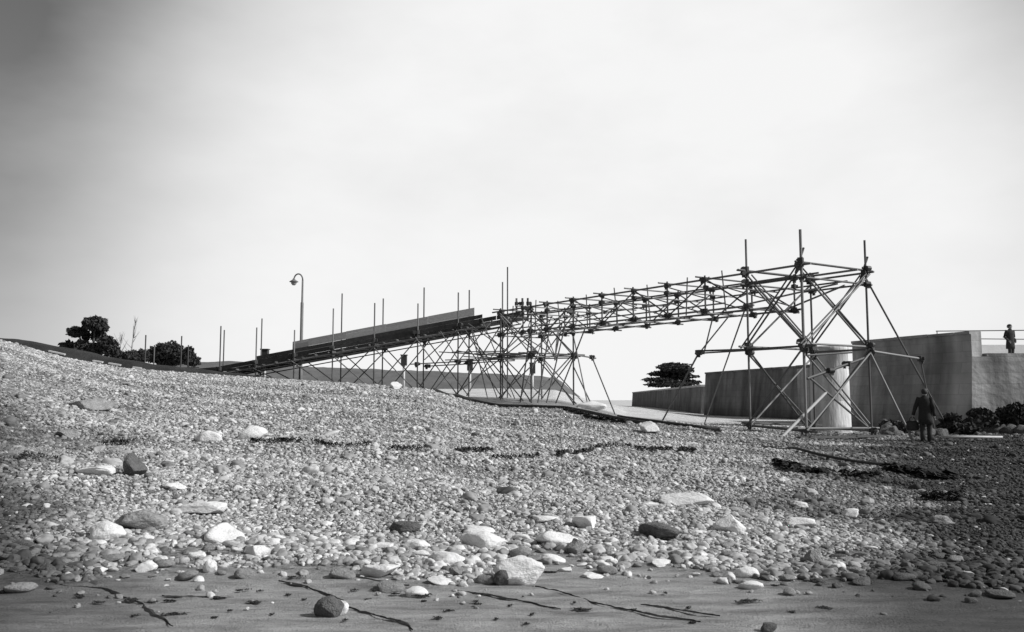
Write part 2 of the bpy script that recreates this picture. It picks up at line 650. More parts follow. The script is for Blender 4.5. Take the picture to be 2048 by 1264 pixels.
def build_beach():
    xs = np.concatenate([np.linspace(-420, -70, 36)[:-1], np.linspace(-70, -12, 100)[:-1], np.linspace(-12, 12, 220)[:-1], np.linspace(12, 70, 100)[:-1], np.linspace(70, 420, 36)])
    ys = np.concatenate([np.linspace(-60, 3, 26)[:-1], np.linspace(3, 16, 150)[:-1], np.linspace(16, 66, 150)[:-1], np.linspace(66, 400, 70)])
    X, Y = np.meshgrid(xs, ys)
    Z = T(X, Y)
    q = X / np.maximum(Y, 6)
    sandness = np.clip((sand_edge(q) + .3 - Y) / .6, 0, 1)
    Z = Z + sandness * (0.014 * hashn(X, Y * 2.2, 1.6) + 0.012 * hashn(X * .5 + Y, Y * 3 - X * .6, 2.2) + 0.006 * hashn(X, Y * 3, 5.0))
    Z = np.where(Y < -8, Z - (-8 - Y) * .03, Z)
    nx, ny = len(xs), len(ys)
    V = np.stack([X.ravel(), Y.ravel(), Z.ravel()], 1)
    i = np.arange(nx * ny).reshape(ny, nx)
    Fc = np.stack([i[:-1, :-1].ravel(), i[:-1, 1:].ravel(), i[1:, 1:].ravel(), i[1:, :-1].ravel()], 1)
    me = bpy.data.meshes.new('beach')
    me.from_pydata(V.tolist(), [], Fc.tolist())
    me.polygons.foreach_set('use_smooth', [True] * len(me.polygons))
    grit = 1 - sandness
    yc = np.interp(q, CQ, CY)
    grit = np.where(Y > yc + 2.0, 0.15, grit)
    a = me.attributes.new('grit', 'FLOAT', 'POINT')
    a.data.foreach_set('value', grit.ravel().astype(np.float32))
    a = me.attributes.new('edge_shade_pale_sand', 'FLOAT', 'POINT')
    edge_shade_pale_sand = edge_shade_mask(X, Y)  # vignette darkening painted into the beach colour
    # dry blown sand behind the trestle
    pale = np.clip((Y - 46) / 6, 0, 1) * np.clip((q + .16) / .05, 0, 1) * np.clip((150 - Y) / 20, 0, 1)
    edge_shade_pale_sand = edge_shade_pale_sand * (1 - pale) - pale * 1.5
    a.data.foreach_set('value', edge_shade_pale_sand.ravel().astype(np.float32))
    me.materials.append(M['beach'])
    kind(link('beach', me), 'structure')


build_beach()
S = 9000
kind(mesh_obj('sea', [(-S, -S, -.6), (S, -S, -.6), (S, S, -.6), (-S, S, -.6)], [(0, 1, 2, 3)], M['sea']), 'structure')


# far headland with its sloping end
def build_headland():
    prof = [(-700, 700), (-200, 716), (100, 724), (250, 722), (330, 716), (400, 713), (500, 720), (600, 727), (720, 732), (850, 736), (1000, 742), (1090, 747),
            (1128, 753), (1150, 775), (1180, 800), (1215, 812), (1240, 822)]
    Yf = 115.0
    nx, ny = 220, 22
    pxs = np.linspace(-700, 1240, nx)
    tops = np.interp(pxs, [p for p, _ in prof], [y for _, y in prof])
    V, Fc = [], []
    for j in range(ny):
        t = j / (ny - 1)
        for k in range(nx):
            zt = zof(tops[k], Yf + 8)
            # steep face, rounded brow, then a long flat back
            g = math.sin(min(t / .45, 1) * math.pi / 2) ** .6
            Yy = Yf - 3 + t * 60
            x = qof(pxs[k]) * (Yf + 8)
            z = -0.8 + (zt + 0.8) * g
            z += 0.22 * noise.noise((x * .35, Yy * .35, 3.1)) * g + 0.1 * noise.noise((x * 1.1, Yy, 7)) * g
            V.append((x, Yy, z))
    for j in range(ny - 1):
        for k in range(nx - 1):
            a = j * nx + k
            Fc.append((a, a + 1, a + nx + 1, a + nx))
    kind(mesh_obj('headland', V, Fc, M['hill'], smooth=True), 'structure')


build_headland()


# dark turf bank behind the shingle ridge on the left
def build_bank():
    top = [(-500, 655), (-100, 672), (30, 677), (120, 688), (200, 706), (300, 722), (400, 733), (470, 741), (560, 752)]
    Yb = 46.0
    pxs = np.linspace(-500, 560, 120)
    tops = np.interp(pxs, [p for p, _ in top], [y for _, y in top]) + np.clip((pxs - 20) / 100, 0, 1) * 5
    V, Fc = [], []
    prof = [(-1.6, -.9), (-.8, -.12), (0, 0), (2.5, -.1), (9, -.9)]
    nx = len(pxs)
    for dy, dz in prof:
        for k in range(nx):
            x = qof(pxs[k]) * Yb
            V.append((x, Yb + dy, zof(tops[k], Yb) + dz + .07 * noise.noise((x * .9, dy, 2))))
    for j in range(len(prof) - 1):
        for k in range(nx - 1):
            a = j * nx + k
            Fc.append((a, a + 1, a + nx + 1, a + nx))
    kind(mesh_obj('turf_bank', V, Fc, M['bank'], smooth=True), 'structure')


build_bank()
# pale edging planks lying on the face of the bank
for x0, x1 in ((118, 150), (205, 224), (236, 260), (284, 300)):
    ends = []
    for px in (x0, x1):
        yt = 5 + np.interp(px, [-500, -100, 30, 120, 200, 300, 400], [655, 672, 677, 688, 706, 722, 733])
        ends.append(Vector((qof(px) * 46.0, 44.95, zof(yt, 46.0) - .30)))
    a, b = ends
    bm = bmesh.new()
    d = b - a
    vs = [bm.verts.new(p) for o in (Vector((0, 0, 0)), d) for p in (o + Vector((0, -.06, -.04)), o + Vector((0, .12, -.04)), o + Vector((0, .12, .05)), o + Vector((0, -.06, .03)))]
    for f in ((0, 1, 2, 3), (7, 6, 5, 4), (0, 4, 5, 1), (1, 5, 6, 2), (2, 6, 7, 3), (3, 7, 4, 0)):
        bm.faces.new([vs[k] for k in f])
    tag(bm_obj('edging_plank', bm, M['tube_pale'], None, loc=a), 'short pale edging plank on the dark turf bank behind the ridge', 'plank', 'edging planks on the turf bank')


# ------------------------------------------------------------------ quay on the right
def prism(bm, foot, z0, z1, batter=0.0):
    """upright prism on a footprint; the first edge leans back by batter at the top"""
    lo = [bm.verts.new((x, y, z0)) for x, y in foot]
    hi = []
    for k, (x, y) in enumerate(foot):
        hi.append(bm.verts.new((x + (batter if k < 2 else 0), y + (batter * .4 if k < 2 else 0), z1)))
    n = len(foot)
    bm.faces.new(lo[::-1])
    bm.faces.new(hi)
    for k in range(n):
        bm.faces.new((lo[k], lo[(k + 1) % n], hi[(k + 1) % n], hi[k]))


def build_quay():
    g = random.Random(4)

    def part(parent, name, foot, z0, z1, m, batter=0.0):
        bm = bmesh.new()
        o = parent.location
        prism(bm, [(x - o.x, y - o.y) for x, y in foot], z0, z1, batter)
        bmesh.ops.recalc_face_normals(bm, faces=bm.faces[:])
        return bm_obj(name, bm, m, parent)

    def coping(parent, a, b, z, depth, m, over=.06):
        a, b = Vector(a), Vector(b)
        d = (b - a).normalized()
        nrm = Vector((d.y, -d.x))
        if nrm.x < 0 and abs(nrm.x) > abs(nrm.y):
            nrm = -nrm
        if abs(nrm.y) > abs(nrm.x) and nrm.y < 0:
            nrm = -nrm
        t, L = 0.0, (b - a).length
        while t < L - .3:
            ln = min(g.uniform(1.3, 2.1), L - t)
            p, q = a + d * t, a + d * (t + ln - .025)
            u = -nrm * (over + g.uniform(0, .025))
            w = nrm * depth
            part(parent, 'coping_stone', [tuple(p + u), tuple(q + u), tuple(q + w), tuple(p + w)], z + .003, z + .13 + g.uniform(-.012, .015), m)
            t += ln
    A, B = (16.9, 44.7), (19.4, 37.8)
    q = empty('quay_wall', (18.0, 41, 0), 'tall grey quay wall right of the pale pillar, lower where a man stands', 'wall')
    part(q, 'lower_wall', [A, B, (60, 37.9), (60, 53), (17.0, 53)], -1, 3.45, M['wall'], .25)
    part(q, 'parapet', [(17.16, 44.7), (19.66, 37.9), (20.2, 38.1), (17.8, 44.9)], 3.453, 4.42, M['wall'])
    coping(q, (17.16, 44.7), (19.66, 37.9), 4.42, .6, M['wall'])
    coping(q, (20.3, 37.98), (40, 37.98), 3.453, .7, M['wall'])
    w = empty('far_quay_wall', (17, 64, 0), 'dark level-topped wall running away left of the pale pillar', 'wall')
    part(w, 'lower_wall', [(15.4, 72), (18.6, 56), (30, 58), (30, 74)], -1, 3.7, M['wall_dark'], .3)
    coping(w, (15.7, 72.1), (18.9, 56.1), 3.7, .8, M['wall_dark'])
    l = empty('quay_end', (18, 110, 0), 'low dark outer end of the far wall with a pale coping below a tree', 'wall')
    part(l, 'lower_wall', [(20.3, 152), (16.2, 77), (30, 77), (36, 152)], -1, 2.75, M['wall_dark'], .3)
    part(l, 'coping', [(20.5, 152), (16.4, 77.1), (30, 77.1), (36, 152)], 2.753, 2.93, M['coping'])
    # white low wall behind the man on the quay
    bm = bmesh.new()
    box_bm(bm, -8.6, 14, 0, .35, 0, 1.08)
    bmesh.ops.bevel(bm, geom=bm.edges[:], offset=.05, segments=2)
    o = bm_obj('white_wall', bm, M['white'], loc=(33, 47.2, 3.45))
    tag(o, 'low whitewashed wall behind the man standing on the quay', 'wall')
    r = empty('railing', (20.6, 43.6, 3.45), 'thin two-bar iron railing along the quay top behind the standing man', 'railing')
    pole(r, (20.9, 43.6, 4.98), (36, 43.6, 5.12), .03, name='rail')
    pole(r, (20.9, 43.6, 4.62), (36, 43.6, 4.48), .03, name='rail')
    for x in (20.95, 27.4, 33.5):
        pole(r, (x, 43.6, 3.45), (x, 43.6, 5.0), .026, name='post')


build_quay()

# pale concrete pillar behind the tower
bm = bmesh.new()
X_, Y_ = Vector((1, 0, 0)), Vector((0, 1, 0))
rings = [((0, 0, z), r * 1.03, r * 1.03, X_, Y_) for z, r in ((-.4, .8), (0, .79), (.06, .76), (1.2, .745), (1.22, .735), (1.25, .735), (1.27, .742), (2.5, .73), (2.52, .72), (2.55, .72), (2.57, .727), (3.2, .71), (3.24, .75), (3.4, .75), (3.44, .72))]
loft(bm, rings, 28)
pc = at(1662, 845, 36.2)
pl = bm_obj('concrete_pillar', bm, M['concrete'], smooth=True, loc=(pc.x, pc.y, Tz(pc.x, pc.y)))
tag(pl, 'round pale concrete pillar standing behind the larger scaffold tower', 'pillar')


# ------------------------------------------------------------------ scaffold: the near tower
e1 = Vector((-.548, .836, 0)).normalized()     # back along the span
e2 = Vector((.836, .548, 0)).normalized()      # across the span
N0 = Vector((9.88, 30, 0))
ZT = 6.2
ZM = 3.42


def gp(v, dz=0.0):
    return Vector((v.x, v.y, Tz(v.x, v.y) + dz))


def zz(v, z):
    return Vector((v.x, v.y, z))


def build_tower_big():
    t = empty('scaffold_tower', gp(N0), 'tall braced tube scaffold tower carrying the raised end of the span', 'scaffold')
    N, L, R = N0, N0 + e1 * 2.43, N0 + e2 * 3.56
    Fc = L + e2 * 3.56
    tops = {'N': 7.42, 'L': 7.45, 'R': 7.4, 'F': 6.5}
    P = {'N': N, 'L': L, 'R': R, 'F': Fc}
    for k, v in P.items():
        pole(t, gp(v, -.15), zz(v, tops[k]), .058 if k == 'N' else .046)
        # base plate
        bm = bmesh.new()
        box_bm(bm, -.16, .16, -.16, .16, 0, .04)
        g = gp(v, .03) - t.location
        bm_obj('base_plate', bm, M['clamp'], t, loc=g)
    edges = [('N', 'L'), ('N', 'R'), ('L', 'F'), ('R', 'F')]
    for a, b in edges:
        A, B = P[a], P[b]
        d = (B - A).normalized()
        for z in (ZT, ZM, .34):
            off = .09 if (a, b) in (('N', 'R'), ('L', 'F')) else 0
            zl = z + off
            if z < 1:
                pole(t, gp(A, .22 + off), gp(B, .22 + off), .045, .35)
            else:
                pole(t, zz(A, zl), zz(B, zl), .045, .35)
        # upper ledger a hand below
        pole(t, zz(A, ZT - .42), zz(B, ZT - .42), .04, .3)
        side = Vector((-d.y, d.x, 0)) * .09
        # crossed braces, doubled, in each lift
        for za, zb in ((ZM + .12, ZT - .12),):
            pole(t, zz(A, zb) + side, zz(B, za) + side, .04, .15)
            pole(t, zz(A, za) - side, zz(B, zb) - side, .04, .15)
            pole(t, zz(A, zb) + side + d * .22, zz(B, za) + side + d * .22, .034, .1)
            if a == 'N':
                pole(t, zz(A, za) - side - d * .2, zz(B, zb) - side - d * .2, .034, .1)
        pole(t, zz(A, ZM - .1) + side, gp(B, .3) + side, .04, .15)
        pole(t, gp(A, .3) - side, zz(B, ZM - .1) - side, .04, .15)
    for k, v in P.items():
        for z in (ZT + .02, ZT + .15, ZM + .02, ZM - .12, ZT - .42):
            clamp(t, zz(v, z), 1.25)
        clamp(t, zz(v, ZM + .16), 1.3)
        clamp(t, gp(v, .25), 1.2)
    # short stub tubes clamped at the head
    for v in (N, R):
        pole(t, zz(v, ZT - .25) + e1 * .25, zz(v, ZT + .62) + e2 * .22 + e1 * .05, .045)
    # mid-lift outriggers and their rakers
    L2 = N0 + e1 * 4.86
    R2 = N0 + e2 * 6.7
    pole(t, zz(L, ZM), zz(L2, ZM + .06), .042, .3)
    pole(t, zz(L + e2 * 1.2, ZM + .05), zz(L2, ZM - .03), .036, .3)
    pole(t, zz(R, ZM - .05), zz(R2, ZM - .26), .05, .25)
    pole(t, zz(N - e1 * .1, ZM - .32), zz(N + e2 * 2.6, ZM - .14), .04)
    for v, z in ((L2, ZM), (R2, ZM - .26)):
        clamp(t, zz(v, z), 1.4)
    a = hit(1322, 842)
    pole(t, zz(L2, ZM + .05), a - Vector((0, 0, .1)), .04, me=TUBE)
    a = hit(1408, 846)
    pole(t, zz(L, ZM + 1.7), a - Vector((0, 0, .1)), .036)
    pole(t, zz(L2, ZM), zz(L + e1 * .9, ZT - 1.5), .032)
    pole(t, zz(L + e1 * 1.7, ZT - 1.45), zz(L + e1 * 2.2, ZM), .032)
    # long raker to the right
    end = hit(1905, 868)
    pole(t, zz(R, ZT - .2), end - Vector((0, 0, .1)), .04)
    end2 = hit(1872, 872)
    pole(t, zz(R2, ZM - .2), end2 - Vector((0, 0, .1)), .04)
    pole(t, zz(R, ZM), hit(1830, 884) - Vector((0, 0, .1)), .045)
    # brace propped across the lower lift
    c = zz(N + e2 * .25, 2.35)
    d = zz(N + e2 * 3.3, 3.1)
    pole(t, c, d, .055, .1)
    pole(t, c, gp(R + e2 * .4, 0), .045, .1)
    for k in (.35, .7):
        clamp(t, c.lerp(d, k), 1.3)
    # pale timber prop leaning on the tower foot
    a = hit(1560, 872)
    b = at(1652, 785, 30.6)
    pole(t, a - Vector((0, 0, .1)), b, .06, me=TUBE_PALE, name='prop')
    # loose sole boards under the feet
    for (u0, v0, u1, v1) in ((-.6, -.25, 4.2, -.25), (-.4, 2.3, 4.0, 2.3)):
        A = N0 + e2 * u0 + e1 * v0
        B = N0 + e2 * u1 + e1 * v1
        board(t, 'sole_board', gp(A, .0), gp(B, .0), e1, .22, (0, 0, 1), .07, M['plank'])


build_tower_big()


# ------------------------------------------------------------------ scaffold: the span
S0, S1, SW = 2.43, 19.1, 2.6
ZB = 5.0


def build_span():
    t = empty('scaffold_span', zz(N0 + e1 * S1, ZB), 'long open box truss of scaffold tubes bridging the two towers', 'scaffold')
    A = lambda s, w, z: zz(N0 + e1 * s + e2 * w, z)
    for w in (0, SW):
        pole(t, A(-.35, w, ZT), A(S1 + .8, w, ZT), .046)
        pole(t, A(-.6 + w * .3, w + .12, ZT - .34), A(S1 - 1, w + .12, ZT - .34), .038)
        pole(t, A(S0 - .3, w, ZB), A(S1 + .3, w, ZB), .046)
        pole(t, A(S0 + 1.2, w + .1, ZB + .22), A(S1 - .4, w + .1, ZB + .22), .036)
    # bottom chord carried up to the tower head
    pole(t, A(S0 + .2, 0, ZB + .05), A(.3, SW * .9, ZT - .45), .04)
    pole(t, A(S0 + .4, SW, ZB + .05), A(.2, SW, ZT - .5), .04)
    n = 8
    ss = [S0 + (S1 - S0) * k / n for k in range(n + 1)]
    for k, s in enumerate(ss):
        for w in (0, SW):
            pole(t, A(s, w, ZB - .12), A(s, w, ZT + .16), .042)
            clamp(t, A(s, w, ZB), 1.2)
            clamp(t, A(s, w, ZT), 1.2)
            clamp(t, A(s, w, ZT - .3), 1.1)
        pole(t, A(s + .09, -.4, ZT + .09), A(s + .09, SW + .45, ZT + .09), .038)
        pole(t, A(s + .09, -.35, ZB - .08), A(s + .09, SW + .35, ZB - .08), .04)
        if k < n:
            s2 = ss[k + 1]
            for w in (0, SW):
                lo, hi = (ZB, ZT) if k % 2 == 0 else (ZT, ZB)
                pole(t, A(s, w + .08, lo), A(s2, w + .08, hi), .036, .12)
            pole(t, A(s, 0, ZB + .08), A(s2, SW, ZB + .08), .034, .1)
            sm = (s + s2) / 2
            pole(t, A(sm, -.3, ZT - .4), A(sm, SW + .3, ZT - .4), .034)
            pole(t, A(s, SW, ZB + .1), A(s2 - .1, 0, ZT - .1), .03)
            pole(t, A(sm, 0, ZB - .1), A(sm + random.uniform(-.2, .2), 0, ZT + random.uniform(.05, .3)), .03)
            pole(t, A(s + .3, SW * .5, ZB - .02), A(s2 + .6, SW * random.uniform(.3, .7), ZB - .02), .03, .3)
            pole(t, A(s, random.uniform(0, .5), ZT - .6), A(s2 + .5, SW * random.uniform(.4, 1), ZT - random.uniform(.2, .8)), .028, .3)


build_span()


# ------------------------------------------------------------------ scaffold: the far tower under the ramp head
def build_tower_small():
    s_near, s_far = 16.3, 19.1
    ws = (0, 2.6)
    t = empty('scaffold_trestle', gp(N0 + e1 * s_near), 'squat braced tube trestle under the join of ramp and span', 'scaffold')
    P = {}
    for i, s in enumerate((s_near, s_far)):
        for j, w in enumerate(ws):
            P[i, j] = N0 + e1 * s + e2 * w
    zm = 3.9
    for k, v in P.items():
        pole(t, gp(v, -.15), zz(v, 6.35), .048)
        for z in (zm, zm - .15, ZB, 6.1):
            clamp(t, zz(v, z), 1.4)
    for a, b in (((0, 0), (1, 0)), ((0, 0), (0, 1)), ((1, 0), (1, 1)), ((0, 1), (1, 1))):
        A, B = P[a], P[b]
        d = (B - A).normalized()
        side = Vector((-d.y, d.x, 0)) * .08
        pole(t, zz(A, zm), zz(B, zm), .042, .5)
        pole(t, zz(A, zm - .18) + side, zz(B, zm - .1) + side, .036, .5)
        for za, zb in ((zm, 6.0), (None, zm)):
            a0 = zz(A, za) if za else gp(A, .15)
            b0 = zz(B, za) if za else gp(B, .15)
            pole(t, a0 + side, zz(B, zb) + side, .038, .12)
            pole(t, zz(A, zb) - side, b0 - side, .038, .12)
    # outrigger with rakers towards the stream
    O = N0 + e1 * s_near + e2 * 3.75
    pole(t, zz(P[0, 1], zm), zz(O, zm - .12), .045, .25)
    clamp(t, zz(O, zm - .1), 1.4)
    for px, py, z0, v in ((1232, 812, zm, O), (1178, 806, zm + 1.0, P[0, 1]), (1190, 815, zm - .6, P[0, 1])):
        Y = 43.5
        g = at(px, py, Y)
        g.z = Tz(g.x, g.y) - .1
        pole(t, zz(v, z0), g, .038)
    # slanting legs below the span
    for px_top, px_bot in ((1172, 1110), (1130, 1092), (1062, 1040), (1100, 1075)):
        a = at(px_top, 652, 43.0)
        b = at(px_bot, 800, 44.0)
        b.z = Tz(b.x, b.y) - .1
        pole(t, a, b, .04)
    tg = random.Random(17)
    for _ in range(16):
        x0, x1 = tg.uniform(880, 1130), 0
        x1 = min(x0 + tg.choice((-1, 1)) * tg.uniform(30, 130), 1110)
        y0, y1 = tg.choice((640, 650, 665)), tg.choice((712, 716, 790))
        a, b = at(x0, y0, tg.uniform(44.6, 47.5)), at(x1, y1, tg.uniform(44.6, 47.5))
        if y1 > 760:
            b.z = Tz(b.x, b.y) - .1
        pole(t, a, b, tg.uniform(.028, .036), .15)
    for _ in range(7):
        x0 = tg.uniform(880, 1010)
        pole(t, at(x0, tg.uniform(700, 715), tg.uniform(44.8, 47)), at(x0 + tg.uniform(60, 110), tg.uniform(702, 720), tg.uniform(44.6, 46.5)), .032, .15)
    # wide cross braces running towards the ramp
    for (x0, y0, x1, y1) in ((985, 640, 860, 772), (1015, 640, 1180, 790), (930, 660, 1050, 800), (1120, 712, 890, 720), (1100, 640, 900, 798)):
        a, b = at(x0, y0, 46.5), at(x1, y1, 45.5)
        if y1 > 760:
            b.z = Tz(b.x, b.y) - .1
        pole(t, a, b, .036)


build_tower_small()


# ------------------------------------------------------------------ scaffold: the ramp
R0 = Vector((-17.3, 50.0, 0))
R1 = Vector((-.4, 46.6, 0))
RD = R1 - R0
RN = Vector((-RD.y, RD.x, 0)).normalized()     # away from the camera
RW = 2.0


def ramp_t(px):
    q = (px - 1024) / F
    return (q * R0.y - R0.x) / (RD.x - q * RD.y)


def ramp_z(t):
    return 3.3 + max(t, 0) * 2.8


def rp(t, w=0.0, dz=0.0):
    v = R0 + RD * t + RN * w
    return Vector((v.x, v.y, ramp_z(t) + dz))


def build_ramp():
    t = empty('scaffold_ramp', gp(R0 + RD * .5), 'long sloping scaffold ramp with black side boards and tall thin posts', 'ramp')
    near = [(290, 670), (362, 672), (440, 652), (512, 655), (588, 660), (665, 617), (748, 606), (835, 607), (916, 585), (1005, 564)]
    far = [(308, 690), (376, 690), (447, 660), (522, 637), (600, 605), (682, 587), (765, 597), (847, 575), (938, 580), (1015, 534)]
    nt_, ft = [], []
    for lst, w, out in ((near, 0.0, nt_), (far, RW, ft)):
        for px, py in lst:
            u = ramp_t(px)
            if w:
                for _ in range(12):                      # the far line stands behind
                    v = R0 + RD * u + RN * w
                    u += ((px - 1024) / F * v.y - v.x) / RD.x
            v = R0 + RD * u + RN * w
            zt = zof(py, v.y)
            pole(t, gp(v, -.2), zz(v, zt), .044, name='post')
            out.append(u)
            if u > 0:
                for dz in (-.1, -.38):
                    clamp(t, zz(v, ramp_z(u) + dz), 1.5)
    # sloping ledgers under the deck, both sides
    for w in (-.07, RW + .07):
        pole(t, rp(0.02, w, -.42), rp(1.03, w, -.42), .042)
        pole(t, rp(0.06, w, -.62), rp(1.0, w, -.62), .036)
    # transoms under the deck
    k = 0.03
    while k < 1.04:
        pole(t, rp(k, -.3, -.34), rp(k, RW + .3, -.34), .036, name='transom')
        k += .045
    # deck planks laid lengthwise bay by bay
    bays = [(-.02, .16), (.16, .34), (.34, .52), (.52, .70), (.70, .88), (.88, 1.06)]
    for a, b in bays:
        for j in range(6):
            w = .06 + j * .32
            dz = random.uniform(-.012, .012)
            board(t, 'deck_plank', rp(a + .001, w, -.29 + dz), rp(b - .001, w, -.29 + dz), RN, .29, (0, 0, 1), .06, M['plank'])
    # black side boards along the near and far edge
    us = [-.06] + [u for u in nt_ if 0 < u < .92] + [.93]
    for a, b in zip(us[:-1], us[1:]):
        for j, (h0, hh) in enumerate(((-.42, .22), (-.19, .22), (.04, .2))):
            if j == 2 and a < .12:
                continue
            o = random.uniform(-.015, .015)
            board(t, 'side_board', rp(a + .0005, .06, h0 + o), rp(b - .0005, .06, h0 + o), RN, .04, (0, 0, 1), hh, M['dark_board'])
            board(t, 'side_board', rp(a + .0005, RW - .1, h0 + o), rp(b - .0005, RW - .1, h0 + o), RN, .04, (0, 0, 1), hh, M['dark_board'])
    for a, b in ((.92, .975), (.975, 1.05)):
        board(t, 'side_board', rp(a, .06, -.2), rp(b - .002, .06, -.2), RN, .04, (0, 0, 1), .22, M['dark_board'])
    # weathered screen boards above them on the far side
    ub = [ramp_t(555), ramp_t(588), ramp_t(665), ramp_t(748), ramp_t(835), ramp_t(932)]
    for i, (a, b) in enumerate(zip(ub[:-1], ub[1:])):
        for j, (h0, hh) in enumerate(((.24, .265), (.51, .265), (.78, .15))):
            o = random.uniform(-.012, .012)
            board(t, 'screen_board', rp(a + .0004, RW - .16, h0 + o), rp(b - .0004, RW - .16, h0 + o), RN, .035, (0, 0, 1), hh, M['screen'])
    # low side boards and rail of the level approach
    for a, b in ((-.2, -.12), (-.12, -.06)):
        board(t, 'side_board', rp(a, .06, -.35), rp(b - .002, .06, -.35), RN, .04, (0, 0, 1), .4, M['dark_board'])
    pole(t, rp(-.24, 0, .12), rp(-.02, 0, .12), .035, name='rail')
    # braces under the ramp
    for i in range(3, len(nt_) - 1):
        a, b = nt_[i], nt_[i + 1]
        for w, side in ((-.1, 0), (RW + .1, 1)):
            p1 = rp(a, w, -.5)
            q1 = R0 + RD * b + RN * w
            pole(t, p1, gp(q1, .1), .036, .1)
            if i > 4:
                p2 = rp(b, w - .08, -.5)
                q2 = R0 + RD * a + RN * (w - .08)
                pole(t, p2, gp(q2, .1), .036, .1)
            if i > 6:
                mid = .5 * (ramp_z(a) + Tz(p1.x, p1.y)) - .1
                pole(t, zz(R0 + RD * a + RN * w, mid), zz(R0 + RD * b + RN * w, mid + .1), .036, .3)
                clamp(t, zz(R0 + RD * a + RN * w, mid), 1.4)
    # three stub tubes with collars standing at the ramp head
    for px in (1028, 1040, 1051):
        v = R0 + RD * ramp_t(px) + RN * .7
        zb = ramp_z(1.0) + .02
        pole(t, zz(v, zb - .3), zz(v, zb + .9), .065, name='stub')
        clamp(t, zz(v, zb + .62), 1.2)


build_ramp()


# ------------------------------------------------------------------ street lamp, box post, far bollards
def build_lamp():
    Y = 60
    base = at(602, 712, Y)
    g = Vector((base.x, Y, Tz(base.x, Y)))
    t = empty('street_lamp', g, 'tall street lamp with a swan neck and hanging lantern behind the ramp', 'street lamp')
    top = zof(560, Y) - g.z
    bm = bmesh.new()
    tube_bm(bm, [(0, 0, -.2), (0, 0, 1.2), (0, 0, 1.25), (0, 0, zof(606, Y) - g.z), (0, 0, zof(604, Y) - g.z), (0, 0, top)], [.13, .13, .11, .1, .07, .06], 12)
    bm_obj('post', bm, M['lamp'], t, True)
    bm = bmesh.new()
    pts, R = [], .3
    for k in range(11):
        a = math.pi * k / 10 * 1.0
        pts.append((-R + R * math.cos(a), 0, top + R * 1.4 * math.sin(a)))
    tube_bm(bm, pts, .05, 10)
    bm_obj('swan_neck', bm, M['lamp'], t, True)
    hx, hz = pts[-1][0], pts[-1][2]
    X, Yv = Vector((1, 0, 0)), Vector((0, 1, 0))
    bm = bmesh.new()
    loft(bm, [((hx, 0, hz + .12), .06, .06, X, Yv), ((hx, 0, hz + .02), .1, .1, X, Yv), ((hx, 0, hz - .1), .3, .3, X, Yv), ((hx, 0, hz - .14), .3, .3, X, Yv)], 16)
    bm_obj('lamp_shade', bm, M['lamp'], t, True)
    bm = bmesh.new()
    loft(bm, [((hx, 0, hz - .14), .2, .2, X, Yv), ((hx, 0, hz - .26), .18, .18, X, Yv), ((hx, 0, hz - .36), .09, .09, X, Yv)], 14)
    bm_obj('lantern', bm, M['glass'], t, True)


build_lamp()


def box_post(px, py_mid, Y, label, cat, name, w=.45, h=.7, group=None):
    c = at(px, py_mid, Y)
    g = Tz(c.x, c.y)
    t = empty(name, (c.x, c.y, g), label, cat, group)
    bm = bmesh.new()
    tube_bm(bm, [(0, 0, -.1), (0, 0, c.z - g - h * .45)], .09, 10)
    bm_obj('post', bm, M['tube_pale'], t, True)
    bm = bmesh.new()
    box_bm(bm, -w / 2, w / 2, -w / 2, w / 2, c.z - g - h / 2, c.z - g + h / 2)
    bmesh.ops.bevel(bm, geom=bm.edges[:], offset=.04, segments=2)
    bm_obj('box', bm, M['black_paint'], t)
    bm = bmesh.new()
    box_bm(bm, -w * .62, w * .62, -w * .62, w * .62, c.z - g + h / 2, c.z - g + h / 2 + .06)
    bm_obj('cap', bm, M['black_paint'], t)


box_post(530, 706, 54, 'small black box on a pale post beside the foot of the ramp', 'post', 'box_post', .4, .38)
box_post(808, 721, 66, 'black lantern box on a pale post behind the middle of the ramp', 'post', 'box_post', .42, .75)
box_post(940, 731, 66, 'black lantern box on a pale post behind the ramp head', 'post', 'box_post', .42, .75)
box_post(1065, 737, 66, 'black lantern box on a pale post seen through the trestle', 'post', 'box_post', .42, .75)


# ------------------------------------------------------------------ trees and shrubs
def leaves(name, clumps, n, size, material, parent, flat=0.0, seed=1, thin=.35):
    """many small leaf faces spread through lumpy clumps: (x, y, z, rx, ry, rz)"""
    g = np.random.default_rng(seed)
    vol = np.array([c[3] * c[4] * c[5] for c in clumps]) ** .7
    cnt = np.maximum((vol / vol.sum() * n).astype(int), 8)
    V, Fc = [], []
    for c, m in zip(clumps, cnt):
        d = g.normal(size=(m, 3))
        d /= np.linalg.norm(d, axis=1)[:, None]
        r = 1 - (1 - g.random(m) ** .5) * .75
        lump = 1 + .22 * np.sin(d[:, 0] * 5 + c[0] * 3) * np.cos(d[:, 2] * 6 + c[1])
        p = d * (r * lump)[:, None] * np.array(c[3:6]) + np.array(c[:3])
        a = g.normal(size=(m, 3))
        a[:, 2] *= (1 - flat)
        a /= np.linalg.norm(a, axis=1)[:, None]
        b = np.cross(a, g.normal(size=(m, 3)))
        b /= np.linalg.norm(b, axis=1)[:, None]
        s = size * (.6 + .8 * g.random(m))[:, None]
        base = len(V) if not isinstance(V, np.ndarray) else len(V)
        q = np.stack([p - a * s, p + b * s * thin * 1.4, p + a * s, p - b * s * thin * 1.4], 1).reshape(-1, 3)
        V.extend(q.tolist())
        idx = base + np.arange(m * 4).reshape(m, 4)
        Fc.extend(idx.tolist())
    return mesh_obj(name, V, Fc, material, parent)


